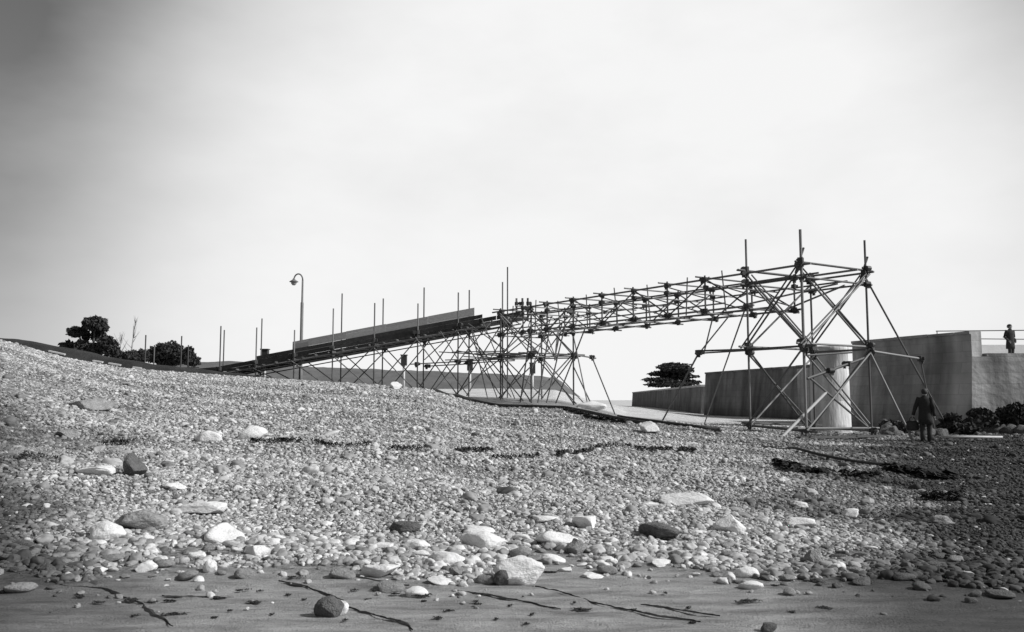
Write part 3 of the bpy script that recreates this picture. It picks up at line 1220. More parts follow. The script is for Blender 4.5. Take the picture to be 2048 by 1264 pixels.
def tree(px, py_base, Y, clumps, label, name='tree', n=5000, size=.16, trunk_r=.2, group=None, flat=0.0, seed=1, cat='tree', limbs=True, zbase=None):
    """clumps in pixels of the photograph (cx, cy, rx, ry) at distance Y, given depth"""
    b = at(px, py_base, Y)
    zb = Tz(b.x, Y) if zbase is None else zbase
    t = empty(name, (b.x, Y, zb), label, cat, group)
    g = random.Random(seed)
    cl = []
    for cx, cy, rx, ry in clumps:
        dy = g.uniform(-.8, .8) * rx / F * Y
        p = at(cx, cy, Y + dy)
        k_ = .8 if name == 'tree' else 1.0
        cl.append((p.x - b.x, dy, p.z - zb, rx / F * Y * k_, rx / F * Y * .85, ry / F * Y * k_))
    bm = bmesh.new()
    topz = max(c[2] for c in cl)
    fork = Vector((g.uniform(-.1, .1), 0, topz * .3))
    tube_bm(bm, [(0, 0, -.3), (0, 0, .1), fork, fork + Vector((.05, 0, topz * .25))], [trunk_r * 1.3, trunk_r, trunk_r * .8, trunk_r * .5], 10)
    if limbs:
        for c in cl:
            e = Vector(c[:3])
            st = fork * g.uniform(.6, 1.0)
            m = st.lerp(e, .5) + Vector((g.uniform(-.15, .15), g.uniform(-.15, .15), -.05 * e.z))
            tube_bm(bm, [st, m, e], [trunk_r * .55, trunk_r * .35, trunk_r * .12], 7)
    bm_obj('trunk', bm, M['bark'], t, True)
    leaves('crown', cl, n, size, M['leaf'], t, flat, seed)
    return t


tree(182, 722, 64, [(190, 648, 28, 17), (155, 664, 24, 12), (165, 690, 18, 13), (137, 694, 20, 13), (182, 700, 30, 16), (212, 684, 20, 16), (222, 702, 20, 15),
                    (196, 672, 16, 14), (158, 706, 26, 12), (206, 655, 12, 12), (172, 672, 9, 14), (228, 690, 10, 10)],
     'large dark bushy tree with gaps in its crown on the left skyline', n=11000, size=.15, trunk_r=.28, seed=3)
tree(262, 730, 70, [(262, 714, 26, 12), (240, 718, 18, 10), (284, 712, 16, 12)], 'low dark shrub between the big tree and the domed bush', 'shrub', n=3000, size=.15, trunk_r=.1, seed=4, cat='shrub')
tree(335, 735, 72, [(335, 702, 30, 19), (312, 710, 22, 15), (360, 712, 22, 16), (338, 718, 40, 14)], 'domed dark bush on the left skyline', 'shrub', n=6000, size=.15, trunk_r=.14, seed=5, cat='shrub')
tree(378, 735, 71, [(377, 702, 10, 9), (378, 714, 14, 12), (384, 722, 16, 10)], 'small dark blocky-topped bush beside the domed bush', 'shrub', n=2400, size=.14, trunk_r=.1, seed=6, cat='shrub')
tree(1345, 790, 118, [(1350, 736, 34, 10), (1332, 748, 34, 6), (1318, 760, 34, 5), (1358, 752, 34, 9), (1345, 768, 46, 6), (1372, 740, 16, 8), (1380, 764, 22, 5), (1312, 770, 22, 4), (1338, 731, 20, 6), (1318, 748, 22, 3)],
     'dark flat-tiered pine growing behind the quay end', 'pine_tree', n=7000, size=.22, trunk_r=.25, flat=.7, seed=8, zbase=2.9)


def sapling(px, py_base, Y, h, lean, label, seed):
    g = random.Random(seed)
    b = at(px, py_base, Y)
    zb = Tz(b.x, Y)
    t = empty('sapling', (b.x, Y, zb), label, 'tree')
    bm = bmesh.new()
    tip = Vector((lean, 0, h))
    tube_bm(bm, [(0, 0, -.2), tip * .5, tip], [.09, .07, .02], 8)
    bm_obj('trunk', bm, M['bark_pale'], t, True)
    bm = bmesh.new()
    for k in range(16):
        f = g.uniform(.45, .98)
        s = tip * f
        d = Vector((g.uniform(-1, 1) * .6, g.uniform(-.6, .6), g.uniform(.5, 1.2))) * (1.25 - f) * 1.7
        tube_bm(bm, [s, s + d * .5, s + d + Vector((0, 0, .15))], [.03, .02, .006], 6)
    bm_obj('branches', bm, M['bark_pale'], t, True)


sapling(256, 722, 75, zof(640, 75) - Tz(at(256, 722, 75).x, 75), .5, 'taller thin bare sapling beside the large dark tree', 2)
sapling(232, 722, 75, zof(668, 75) - Tz(at(232, 722, 75).x, 75), .4, 'shorter thin bare sapling close to the large dark tree', 5)

# dark scrub along the foot of the quay
sg = random.Random(21)
for i, (px, py, Y, rx, ry) in enumerate([(1905, 846, 36.5, 26, 18), (1965, 834, 36.8, 30, 18), (2022, 828, 37, 32, 22), (2078, 830, 37, 34, 26), (1940, 854, 35.6, 24, 10), (1790, 852, 36.5, 30, 12)]):
    cl = [(px + sg.uniform(-.5, .5) * rx, py + sg.uniform(-.4, .4) * ry, rx * sg.uniform(.45, .65), ry * sg.uniform(.5, .75)) for _ in range(5)] + [(px, py + ry * .4, rx, ry * .6)]
    lab = ['straggly dark scrub just right of the walking man at the quay foot', 'dark scrub below the white wall at the quay foot', 'tall dark scrub under the man on the quay',
           'broad dark scrub at the near corner of the quay', 'low dark scrub spreading over the shingle by the quay', 'low dark scrub under the right-hand raker of the tower'][i]
    tree(px, py + ry, Y, cl, lab, 'scrub_bush', n=2200, size=.11, trunk_r=.05, seed=30 + i, cat='shrub')


# ------------------------------------------------------------------ people
def make_person(loc, yaw, label, height=1.75, bag=False, pockets=True, stride=.05, lean=0.0):
    t = empty('person', loc, label, 'person')
    t.rotation_euler = (0, 0, yaw)
    s = height / 1.75
    V3 = lambda x, y, z: Vector((x * s, y * s, z * s))
    hipL, hipR = V3(-.095, 0, .92), V3(.095, 0, .92)
    kneeL, kneeR = V3(-.1, -.03 - stride, .5), V3(.1, -.03 + stride, .5)
    ankL, ankR = V3(-.1, -stride * 1.6 + .03, .09), V3(.1, stride * 1.6 + .03, .09)
    toeL, toeR = ankL + V3(-.03, -.17, -.05), ankR + V3(.03, -.17, -.05)
    chest, neck, headc = V3(0, 0, 1.3), V3(0, -.01, 1.48), V3(0, -.03, 1.62)
    shL, shR = V3(-.18, 0, 1.42), V3(.18, 0, 1.42)
    if pockets:
        elL, elR = V3(-.29, .06, 1.14), V3(.29, .06, 1.14)
        wrL, wrR = V3(-.2, -.1, .95), V3(.2, -.1, .95)
    else:
        elL, elR = V3(-.25, .04, 1.12), V3(.29, .03, 1.14)
        wrL, wrR = V3(-.27, -.03, .86), V3(.37, .0, .88)
    # one skinned body from a joint graph
    verts = [V3(0, 0, .96), V3(0, .01, 1.12), chest, neck, V3(0, -.015, 1.54), headc, V3(0, -.02, 1.7),
             shL, elL, wrL, shR, elR, wrR, hipL, kneeL, ankL, toeL, hipR, kneeR, ankR, toeR]
    edges = [(0, 1), (1, 2), (2, 3), (3, 4), (4, 5), (5, 6), (2, 7), (7, 8), (8, 9), (2, 10), (10, 11), (11, 12),
             (0, 13), (13, 14), (14, 15), (15, 16), (0, 17), (17, 18), (18, 19), (19, 20)]
    rad = [(.15, .1), (.145, .1), (.16, .11), (.055, .055), (.065, .07), (.085, .1), (.06, .07), (.065, .06), (.045, .045), (.032, .028), (.065, .06), (.045, .045), (.032, .028),
           (.085, .085), (.06, .06), (.042, .045), (.04, .03), (.085, .085), (.06, .06), (.042, .045), (.04, .03)]
    me = bpy.data.meshes.new('body')
    me.from_pydata([tuple(v) for v in verts], edges, [])
    o = link('body_rig', me)
    mod = o.modifiers.new('skin', 'SKIN')
    mod.use_smooth_shade = True
    for i, r in enumerate(rad):
        me.skin_vertices[0].data[i].radius = (r[0] * s, r[1] * s)
        me.skin_vertices[0].data[i].use_root = (i == 0)
    o.modifiers.new('sub', 'SUBSURF').levels = 2
    dg = bpy.context.evaluated_depsgraph_get()
    bm = bmesh.new()
    bm.from_mesh(bpy.data.meshes.new_from_object(o.evaluated_get(dg)))
    bpy.data.objects.remove(o)
    # face: nose, chin, ears, eye sockets as small shaped lumps
    X, Y, Z = Vector((1, 0, 0)), Vector((0, 1, 0)), Vector((0, 0, 1))
    loft(bm, [(V3(0, -.118, 1.655), .008 * s, .008 * s, X, Z), (V3(0, -.142, 1.625), .017 * s, .014 * s, X, Z), (V3(0, -.112, 1.61), .018 * s, .008 * s, X, Z)], 8)
    for sx in (-1, 1):
        loft(bm, [(V3(sx * .082, .0, 1.655), .012 * s, .02 * s, Y, Z), (V3(sx * .1, .01, 1.64), .022 * s, .034 * s, Y, Z), (V3(sx * .102, .01, 1.635), .012 * s, .02 * s, Y, Z)], 8)
    # hands: palm and five fingers
    for wr, el, sx in ((wrL, elL, -1), (wrR, elR, 1)):
        d = (wr - el).normalized()
        side = d.cross(Vector((0, -1, 0))).normalized() * -sx
        fwd = side.cross(d).normalized()
        pe = wr + d * .085 * s
        loft(bm, [(wr - d * .01, .028 * s, .02 * s, fwd, side), (wr + d * .04 * s, .042 * s, .018 * s, fwd, side), (pe, .042 * s, .015 * s, fwd, side)], 10)
        for k, ln in enumerate((.07, .08, .075, .058)):
            b0 = pe + fwd * (.033 - k * .022) * s - d * .01
            tube_bm(bm, [b0, b0 + d * ln * .5 * s, b0 + (d * ln * .85 - side * .02 * sx) * s, b0 + (d * ln - side * .035 * sx) * s], [.01 * s, .0095 * s, .0085 * s, .006 * s], 7)
        b0 = wr + d * .025 * s + fwd * .03 * s
        tube_bm(bm, [b0, b0 + (fwd * .035 + d * .03) * s, b0 + (fwd * .045 + d * .065) * s], [.013 * s, .011 * s, .008 * s], 7)
    bm_obj('body', bm, M['skin'], t, True)
    # coat: torso loft down to the knee, collar and sleeves
    bm = bmesh.new()
    loft(bm, [(V3(0, .01, .58), .225 * s, .16 * s, X, Y), (V3(0, .01, .75), .22 * s, .155 * s, X, Y), (V3(0, 0, .95), .205 * s, .145 * s, X, Y), (V3(0, 0, 1.1), .195 * s, .135 * s, X, Y),
              (V3(0, 0, 1.28), .215 * s, .145 * s, X, Y), (V3(0, 0, 1.4), .215 * s, .125 * s, X, Y), (V3(0, .0, 1.46), .14 * s, .095 * s, X, Y), (V3(0, -.005, 1.5), .085 * s, .08 * s, X, Y), (V3(0, -.01, 1.53), .08 * s, .078 * s, X, Y)], 20)
    for sh, el, wr in ((shL, elL, wrL), (shR, elR, wrR)):
        tube_bm(bm, [sh.lerp(chest, .3), sh, sh.lerp(el, .5), el, el.lerp(wr, .5), wr], [.08 * s, .088 * s, .075 * s, .066 * s, .058 * s, .052 * s], 12)
    bm_obj('coat', bm, M['coat'], t, True)
    bm = bmesh.new()
    for hp, kn, an in ((hipL, kneeL, ankL), (hipR, kneeR, ankR)):
        tube_bm(bm, [hp, hp.lerp(kn, .5), kn, kn.lerp(an, .5), an + Vector((0, 0, -.02))], [.105 * s, .095 * s, .08 * s, .075 * s, .075 * s], 12)
    bm_obj('trousers', bm, M['trouser'], t, True)
    for an, to in ((ankL, toeL), (ankR, toeR)):
        bm = bmesh.new()
        tube_bm(bm, [an + V3(0, .06, -.03), an + V3(0, .0, -.03), an.lerp(to, .6) + V3(0, 0, -.005), to], [.04 * s, .055 * s, .05 * s, .035 * s], 10)
        bm_obj('shoe', bm, M['coat'], t, True)
    bm = bmesh.new()
    loft(bm, [(V3(0, .01, 1.575), .07 * s, .07 * s, X, Y), (V3(0, .015, 1.63), .096 * s, .1 * s, X, Y), (V3(0, -.012, 1.69), .1 * s, .118 * s, X, Y), (V3(0, -.015, 1.735), .078 * s, .092 * s, X, Y), (V3(0, -.015, 1.76), .03 * s, .04 * s, X, Y)], 16)
    bmesh.ops.translate(bm, vec=V3(0, .022, 0), verts=bm.verts[:])
    bm_obj('hair', bm, M['hair'], t, True)
    return t, s, wrL


pm = hit(1853, 884)
per, ps, wr = make_person(pm, math.pi - .5, 'person in dark coat standing on the shingle beside the tower foot', 1.78, pockets=False, stride=.04)
# bag held at the person's side
hand = per.matrix_basis @ (Matrix.Rotation(0, 4, 'Z') @ Vector((0, 0, 0)))
Rz = Matrix.Rotation(math.pi - .5, 4, 'Z')
# the left-of-picture hand is the person's local +x side after the turn
hw = Vector(pm) + Rz @ Vector((.40, .0, .80)) * 1.017
bg_t = empty('bag', (hw.x, hw.y, hw.z - .43), 'dark canvas bag held by the person beside the tower', 'bag')
bm = bmesh.new()
X, Y = Vector((1, 0, 0)), Vector((0, 1, 0))
loft(bm, [((0, 0, 0), .18, .08, X, Y), ((0, 0, .05), .22, .11, X, Y), ((0, 0, .2), .21, .11, X, Y), ((0, 0, .3), .17, .07, X, Y), ((0, 0, .33), .12, .02, X, Y)], 16)
bm_obj('body', bm, M['bag'], bg_t, True)
bm = bmesh.new()
tube_bm(bm, [(-.1, 0, .31), (-.09, 0, .39), (-.03, 0, .44), (.03, 0, .44), (.09, 0, .39), (.1, 0, .31)], .012, 8)
bm_obj('handle', bm, M['bag'], bg_t, True)

make_person((at(2022, 708, 42.4).x, 42.4, 3.455), .3, 'person in dark coat with hands in pockets standing on the quay', 1.76, pockets=True, stride=.02)


# ------------------------------------------------------------------ stones
def stone_mesh(name, material, seed, sub=3, angular=.5, slab=False):
    g = random.Random(seed)
    bm = bmesh.new()
    bmesh.ops.create_icosphere(bm, subdivisions=sub, radius=1)
    planes = []
    for _ in range(9 if slab else 14):
        d = Vector((g.gauss(0, 1), g.gauss(0, 1), g.gauss(0, 1))).normalized()
        planes.append((d, g.uniform(.42, .78) if slab else g.uniform(.56, .86)))
    off = Vector((g.uniform(0, 50), g.uniform(0, 50), g.uniform(0, 50)))
    for v in bm.verts:
        p = v.co.copy()
        for d, h in planes:
            e = p.dot(d) - h
            if e > 0:
                p -= d * e * (.96 if slab else min(angular * 1.2, .85))
        n = noise.noise(p * 1.4 + off) * (.09 if slab else .16) + noise.noise(p * 3.6 + off) * .08 + noise.noise(p * 9 + off) * .035
        v.co = p * (1 + n)
    me = bpy.data.meshes.new(name)
    bm.to_mesh(me)
    bm.free()
    me.polygons.foreach_set('use_smooth', [True] * len(me.polygons))
    me.materials.append(material)
    return me


# stones that stand out: px, py (middle of the stone), width, height in pixels, shade, label
BIG = [
    (200, 1068, 66, 32, 'p', 'smooth white boulder tilted to the right beside a wide grey slab'),
    (262, 1044, 112, 42, 'm', 'wide flat grey slab lying beside the tilted white boulder'),
    (435, 1074, 92, 32, 'p', 'long white boulder above the angular white rock'),
    (508, 1104, 54, 30, 'p', 'angular pointed white rock below the long white boulder'),
    (402, 1022, 98, 22, 'p', 'flat pale slab with a sloping back above the long white boulder'),
    (345, 973, 42, 14, 'p', 'small white flat stone alone in the fine shingle'),
    (255, 934, 46, 42, 'd', 'dark pointed triangular rock standing up from the shingle'),
    (410, 874, 44, 24, 'p', 'white rounded boulder next to the larger white one on the slope'),
    (497, 869, 50, 26, 'p', 'large white boulder at the end of the weed line'),
    (190, 944, 76, 18, 'p', 'pale flat slab beside the dark triangular rock'),
    (162, 806, 84, 26, 'm', 'long grey slab lying on the slope near the ridge'),
    (125, 868, 38, 18, 'm', 'light grey boulder on the slope below the long grey slab'),
    (285, 1138, 36, 18, 'p', 'half-buried round white stone at the edge of the sand'),
    (418, 1134, 24, 26, 'p', 'upright egg-shaped white stone at the edge of the sand'),
    (390, 1114, 38, 15, 'p', 'low white stone behind the upright egg-shaped one'),
    (655, 1222, 46, 34, 'd', 'shaded left half of the lone stone on the open sand, built as a dark rock'),  # one stone's shaded and lit halves, given as a dark and a pale rock
    (668, 1218, 40, 26, 'p', 'lit right half of the lone stone on the sand, built as a pale stone'),
    (970, 1086, 78, 34, 'p', 'domed pale boulder beside the square-ended white one'),
    (1110, 1081, 76, 28, 'p', 'square-ended white boulder right of the domed pale one'),
    (1172, 1046, 58, 28, 'p', 'white wedge-shaped rock above the square-ended boulder'),
    (1086, 1041, 58, 15, 'p', 'thin pale slab next to the white wedge-shaped rock'),
    (1152, 1099, 50, 26, 'm', 'grey-white angular stone under the square-ended boulder'),
    (1040, 1150, 84, 44, 'p', 'biggest rough white rock sitting on the sand edge with a dark rock as its shaded side'),
    (1004, 1160, 26, 26, 'd', 'small dark rock standing in for the shade on the biggest rough white rock'),  # dark stone colour painted in for the white rock's shaded lower left
    (958, 1063, 66, 14, 'p', 'long thin white slab behind the domed pale boulder'),
    (830, 1094, 44, 20, 'p', 'oval white stone in the cobble band'),
    (890, 1121, 58, 22, 'p', 'flat oval pale stone near the sand edge'),
    (843, 1112, 38, 12, 'p', 'narrow pale stone lying tilted in the cobble band'),
    (755, 1146, 68, 26, 'p', 'long pale wedge of rock at the sand edge'),
    (770, 1095, 38, 14, 'p', 'small flat white stone in the middle of the cobble band'),
    (915, 1146, 34, 18, 'm', 'small grey rock near the biggest rough white rock'),
    (800, 1056, 58, 26, 'd', 'dark squat rock at the upper edge of the cobble band'),
    (1134, 1142, 26, 11, 'p', 'little white stone on the sand right of the biggest rough white rock'),
    (1184, 1155, 44, 11, 'p', 'thin white slab lying alone on the sand'),
    (1370, 1002, 88, 24, 'p', 'large flat white slab lying on the shingle'),
    (1465, 1053, 50, 34, 'p', 'bright white angular rock right of the large flat slab'),
    (1302, 1010, 26, 11, 'p', 'small white stone beside the large flat slab'),
    (1330, 1066, 90, 40, 'd', 'broad dark slab below the large flat white slab'),
    (1632, 1116, 32, 34, 'm', 'grey upright rock at the lower right of the cobbles'),
    (1680, 1136, 28, 15, 'p', 'small white stone below the grey upright rock'),
    (1612, 1050, 64, 16, 'p', 'long pale stone on the edge-shaded shingle'),
    (1707, 1030, 36, 16, 'p', 'pale stone lying tilted on the edge-shaded shingle'),
    (1602, 1010, 28, 14, 'p', 'small pale round stone on the edge-shaded shingle'),
    (1894, 1044, 40, 16, 'm', 'grey stone far over on the edge-shaded shingle'),
    (1495, 1148, 40, 18, 'p', 'small white wedge at the right end of the sand edge'),
    (1325, 1130, 44, 11, 'p', 'slim white stone at the foot of the dark slab'),
    (1300, 857, 44, 22, 'p', 'pale rock beside the black hose on the crest'),
    (1180, 812, 56, 16, 'p', 'pale smooth rock next to the hose near the trestle'),
    (1540, 1262, 34, 16, 'd', 'dark stone half buried at the bottom of the open sand'),
    (650, 750, 14, 10, 'p', 'small white stone on the ridge by the ramp posts'),
    (790, 772, 26, 14, 'p', 'pale stone on the ridge below the middle of the ramp'),
    (525, 750, 14, 12, 'p', 'little white stone on the ridge at the foot of the ramp'),
]
SM = {'p': M['stone_pale'], 'm': M['stone_mid'], 'd': M['stone_dark']}
big_spots = []
for i, (px, py, w, h, sh, lab) in enumerate(BIG):
    p = hit(px, py + h * .45)
    W = w / F * p.y
    # height in the picture foreshortens little on this gentle slope
    H = max(h / F * p.y, W * .22)
    me = stone_mesh('stone', SM[sh], 100 + i, sub=4, angular=.75, slab=not any(k in lab for k in ('smooth', 'round', 'egg', 'oval', 'domed')))
    if 'triangular' in lab or 'angular' in lab.split():
        for v in me.vertices:
            if v.co.z > 0:
                v.co.x *= 1 - .55 * v.co.z
    o = link('stone', me, loc=(p.x, p.y + W * .35, p.z + H * .36))
    o.scale = (W * .66, W * .5, H * .74)
    o.rotation_euler = (random.uniform(-.1, .1), -0.12 if 'tilted' in lab else random.uniform(-.1, .1), random.uniform(-.35, .35))
    if sh == 'd' and 'slab' in lab:
        o.scale.z *= .6
    tag(o, lab, 'rock')
    big_spots.append((p.x, p.y + W * .35, W * .55))

BSP = np.array(big_spots)
# dark rubble heaped along the foot of the quay
rub = [stone_mesh('rubble_block', M['stone_dark'], 600 + k, sub=3, angular=.8) for k in range(5)]
rg = random.Random(9)
for k in range(34):
    px = rg.uniform(1760, 2090)
    Yr_ = rg.uniform(34.8, 37.4)
    x = qof(px) * Yr_
    w = rg.uniform(.3, .75)
    o = bpy.data.objects.new('rubble_block', rg.choice(rub))
    COL.objects.link(o)
    o.location = (x, Yr_, Tz(x, Yr_) + w * .16 + (.25 if Yr_ > 36.4 else 0))
    o.scale = (w * .6, w * .5, w * rg.uniform(.3, .5))
    o.rotation_euler = (rg.uniform(-.4, .4), rg.uniform(-.4, .4), rg.uniform(0, 6.3))
    tag(o, 'dark rough block in the rubble heaped along the quay foot', 'rock', 'rubble along the quay foot')
# cobbles of the band at the edge of the sand, one object each
cob_meshes = {k: [stone_mesh('cobble', SM[k], 300 + 7 * j + ord(k), sub=3, angular=.5 if j % 2 else .8) for j in range(5)] for k in 'pmd'}
COB = {'p': ('pale cobble in the band of larger stones along the sand', 'pale cobbles along the sand edge'),
       'm': ('mid-grey cobble in the band of larger stones along the sand', 'grey cobbles along the sand edge'),
       'd': ('dark cobble in the band of larger stones along the sand', 'dark cobbles along the sand edge')}
placed = []
tries = 0
while len(placed) < 240 and tries < 6000:
    tries += 1
    q = random.uniform(-.62, .62)
    Yb = float(sand_edge(q))
    f = random.random() ** 1.2
    y = Yb + .35 * float(hashn(q * 9, 0.0, 2.1)) - .3 + f * 2.3
    x = q * y
    w = random.uniform(.08, .26) ** 1.25 * 1.35 * (1.1 - .4 * f)
    if any((x - a) ** 2 + (y - b) ** 2 < (w * .5 + c) ** 2 * .8 for a, b, c in placed):
        continue
    if np.any((x - BSP[:, 0]) ** 2 + (y - BSP[:, 1]) ** 2 < (w * .5 + BSP[:, 2]) ** 2 * .7):
        continue
    placed.append((x, y, w * .5))
    dm = float(edge_shade_mask(np.array([x]), np.array([y]))[0])
    u = random.random() + dm * .75  # darker cobbles picked where the vignette is painted
    k = 'p' if u < .45 else ('m' if u < .98 else 'd')
    o = bpy.data.objects.new('cobble', random.choice(cob_meshes[k]))
    COL.objects.link(o)
    hgt = w * random.uniform(.15, .28)
    o.location = (x, y, Tz(x, y) + hgt * .4)
    o.scale = (w * .56, w * random.uniform(.36, .5), hgt)
    o.rotation_euler = (random.uniform(-.2, .2), random.uniform(-.2, .2), random.uniform(0, 6.28))
    tag(o, COB[k][0], 'cobble', COB[k][1])


# ------------------------------------------------------------------ shingle: uncountable, instanced on points
def shingle_group(name, material, seed, sub=3):
    ng = bpy.data.node_groups.new(name, 'GeometryNodeTree')
    ng.interface.new_socket('Geometry', in_out='INPUT', socket_type='NodeSocketGeometry')
    ng.interface.new_socket('Geometry', in_out='OUTPUT', socket_type='NodeSocketGeometry')
    N = ng.nodes.new
    L = ng.links.new
    gi, go = N('NodeGroupInput'), N('NodeGroupOutput')
    iop = N('GeometryNodeInstanceOnPoints')
    L(gi.outputs[0], iop.inputs['Points'])
    g2i = N('GeometryNodeGeometryToInstance')
    for k in range(6):
        ico = N('GeometryNodeMeshIcoSphere')
        ico.inputs['Radius'].default_value = 1.0
        ico.inputs['Subdivisions'].default_value = sub
        pos = N('GeometryNodeInputPosition')
        nz = N('ShaderNodeTexNoise')
        nz.noise_dimensions = '4D'
        nz.inputs['W'].default_value = seed + k * 7.3
        nz.inputs['Scale'].default_value = 0.75
        nz.inputs['Detail'].default_value = 2.0
        L(pos.outputs[0], nz.inputs['Vector'])
        sub_ = N('ShaderNodeVectorMath')
        sub_.operation = 'SUBTRACT'
        L(nz.outputs['Color'], sub_.inputs[0])
        sub_.inputs[1].default_value = (.5, .5, .5)
        scl = N('ShaderNodeVectorMath')
        scl.operation = 'SCALE'
        L(sub_.outputs[0], scl.inputs[0])
        scl.inputs['Scale'].default_value = 1.7
        sp_ = N('GeometryNodeSetPosition')
        L(ico.outputs['Mesh'], sp_.inputs['Geometry'])
        L(scl.outputs[0], sp_.inputs['Offset'])
        ss = N('GeometryNodeSetShadeSmooth')
        L(sp_.outputs[0], ss.inputs['Geometry'])
        sm = N('GeometryNodeSetMaterial')
        sm.inputs['Material'].default_value = material
        L(ss.outputs[0], sm.inputs['Geometry'])
        L(sm.outputs[0], g2i.inputs[0])
    L(g2i.outputs[0], iop.inputs['Instance'])
    iop.inputs['Pick Instance'].default_value = True

    def named(nm, dt):
        a = N('GeometryNodeInputNamedAttribute')
        a.data_type = dt
        a.inputs['Name'].default_value = nm
        return a.outputs['Attribute']
    L(named('variant', 'INT'), iop.inputs['Instance Index'])
    L(named('turn', 'FLOAT_VECTOR'), iop.inputs['Rotation'])
    L(named('size', 'FLOAT_VECTOR'), iop.inputs['Scale'])
    L(iop.outputs[0], go.inputs[0])
    return ng


def shingle(name, x, y, w, label, seed, flatness=(.45, .75), lift=.3, dark=None, sub=3):
    n = len(x)
    g = np.random.default_rng(seed)
    z = T(x, y)
    asp = g.uniform(.65, 1.0, n)
    flt = g.uniform(flatness[0], flatness[1], n)
    hgt = w * .5 * flt
    P = np.stack([x, y, z + hgt * lift], 1)
    me = bpy.data.meshes.new(name)
    me.from_pydata(P.tolist(), [], [])
    a = me.attributes.new('variant', 'INT', 'POINT')
    a.data.foreach_set('value', g.integers(0, 6, n).astype(np.int32))
    a = me.attributes.new('turn', 'FLOAT_VECTOR', 'POINT')
    turn = np.stack([g.normal(0, .22, n), g.normal(0, .22, n), g.uniform(0, 6.28, n)], 1)
    a.data.foreach_set('vector', turn.astype(np.float32).ravel())
    a = me.attributes.new('size', 'FLOAT_VECTOR', 'POINT')
    sz = np.stack([w * .5, w * .5 * asp, hgt], 1)
    a.data.foreach_set('vector', sz.astype(np.float32).ravel())
    shade = np.clip(np.exp(g.normal(math.log(.375), .4, n)), .08, .65)
    dm = edge_shade_mask(x, y)
    shade = shade * (1 - .88 * dm)  # frame-side darkening painted into the stone colour
    keep_pale = (g.random(n) < .015)
    shade = np.where(keep_pale, np.maximum(shade, .5), shade)
    a = me.attributes.new('shade', 'FLOAT', 'POINT')
    a.data.foreach_set('value', shade.astype(np.float32))
    o = link(name, me)
    md = o.modifiers.new('stones', 'NODES')
    md.node_group = shingle_group(name + '_stones', M['shingle'], seed, sub)
    kind(o, 'stuff')
    tag(o, label, 'shingle')
    return o


def scatter_shingle():
    g = RNG
    xs, ys, ws = [], [], []
    # density falls with distance, stone size stays: gaps close up at the grazing angle
    Y = 6.8
    while Y < 45:
        dy = .25
        half = .66 * Y + 2.0
        dens = min(680.0, 680.0 * (11.0 / max(Y, 11.0)) ** 1.3)
        n = int(2 * half * dy * dens)
        x = g.uniform(-half, half, n)
        y = Y + g.uniform(0, dy, n)
        q = x / y
        yb = sand_edge(q) + .3 * hashn(q * 9, y * .3, 2.1) + .12 * hashn(x, y, 4.3)
        yc = np.interp(q, CQ, CY)
        edge = (y - yb)
        p = np.clip(edge / .5, .0, 1)
        ok = (g.random(n) < np.maximum(p, np.where(edge > -.5, .03, np.where(edge > -1.1, .01, .003)))) & (y < yc + 1.6)
        # bare patches of sand showing between the larger stones
        bare = hashn(x + 3.1, y * 1.5, 1.1) > .62
        ok &= ~(bare & (edge < 1.4) & (g.random(n) < .9))
        x, y = x[ok], y[ok]
        w = np.exp(g.normal(math.log(.042), .4, len(x)))
        band = np.clip(1 - np.abs((y - sand_edge(x / y)) - .6) / 1.4, 0, 1)
        sort = hashn(x * .35 + y * .2, y * 1.1, 1.3)
        w = w * (1 + .3 * sort)
        w = w * (1 + .5 * band) * (1 + .012 * np.maximum(y - 11, 0))
        w = np.clip(w, .02, .16)
        xs.append(x)
        ys.append(y)
        ws.append(w)
        Y += dy
    x, y, w = np.concatenate(xs), np.concatenate(ys), np.concatenate(ws)
    keep = np.ones(len(x), bool)
    for a, b, c in big_spots:
        keep &= ((x - a) ** 2 + (y - b) ** 2) > (c * .75) ** 2
    x, y, w = x[keep], y[keep], w[keep]
    print('shingle stones', len(x))
    shingle('shingle', x, y, w, 'loose grey shingle covering the beach slope up to the ridge', 77)
    # a thin scatter of larger stones over it
    n = 1700
    Yr = g.uniform(0, 1, n) ** .8 * 31 + 10.5
    xr = g.uniform(-.66, .66, n) * Yr
    yc = np.interp(xr / Yr, CQ, CY)
    ok = Yr < yc
    xr, Yr = xr[ok], Yr[ok]
    wr = np.clip(np.exp(g.normal(math.log(.15), .3, len(xr))), .1, .34)
    shingle('larger_shingle', xr, Yr, wr, 'larger stones strewn among the shingle of the slope', 91, lift=.2)


scatter_shingle()


# ------------------------------------------------------------------ hose, rope, weed
def drape(pts, step=.06, lift=.0, ymax=60):
    P = [hit(px, py, ymax) for px, py in pts]
    out = []
    for a, b in zip(P[:-1], P[1:]):
        n = max(2, int((b - a).length / step))
        for k in range(n):
            v = a.lerp(b, k / n)
            out.append(v)
    out.append(P[-1])
    # smooth
    for _ in range(10):
        out = [out[0]] + [(out[i - 1] + out[i] * 2 + out[i + 1]) / 4 for i in range(1, len(out) - 1)] + [out[-1]]
    return [Vector((v.x, v.y, Tz(v.x, v.y) + lift)) for v in out]


def hose(pts, r, label, name='hose', cat='hose', lift=.05, m='hose'):
    P = drape(pts, .25, lift)
    o0 = P[0].copy()
    bm = bmesh.new()
    tube_bm(bm, [p - o0 for p in P], r, 9)
    o = bm_obj(name, bm, M[m], None, True, loc=o0)
    return tag(o, label, cat)


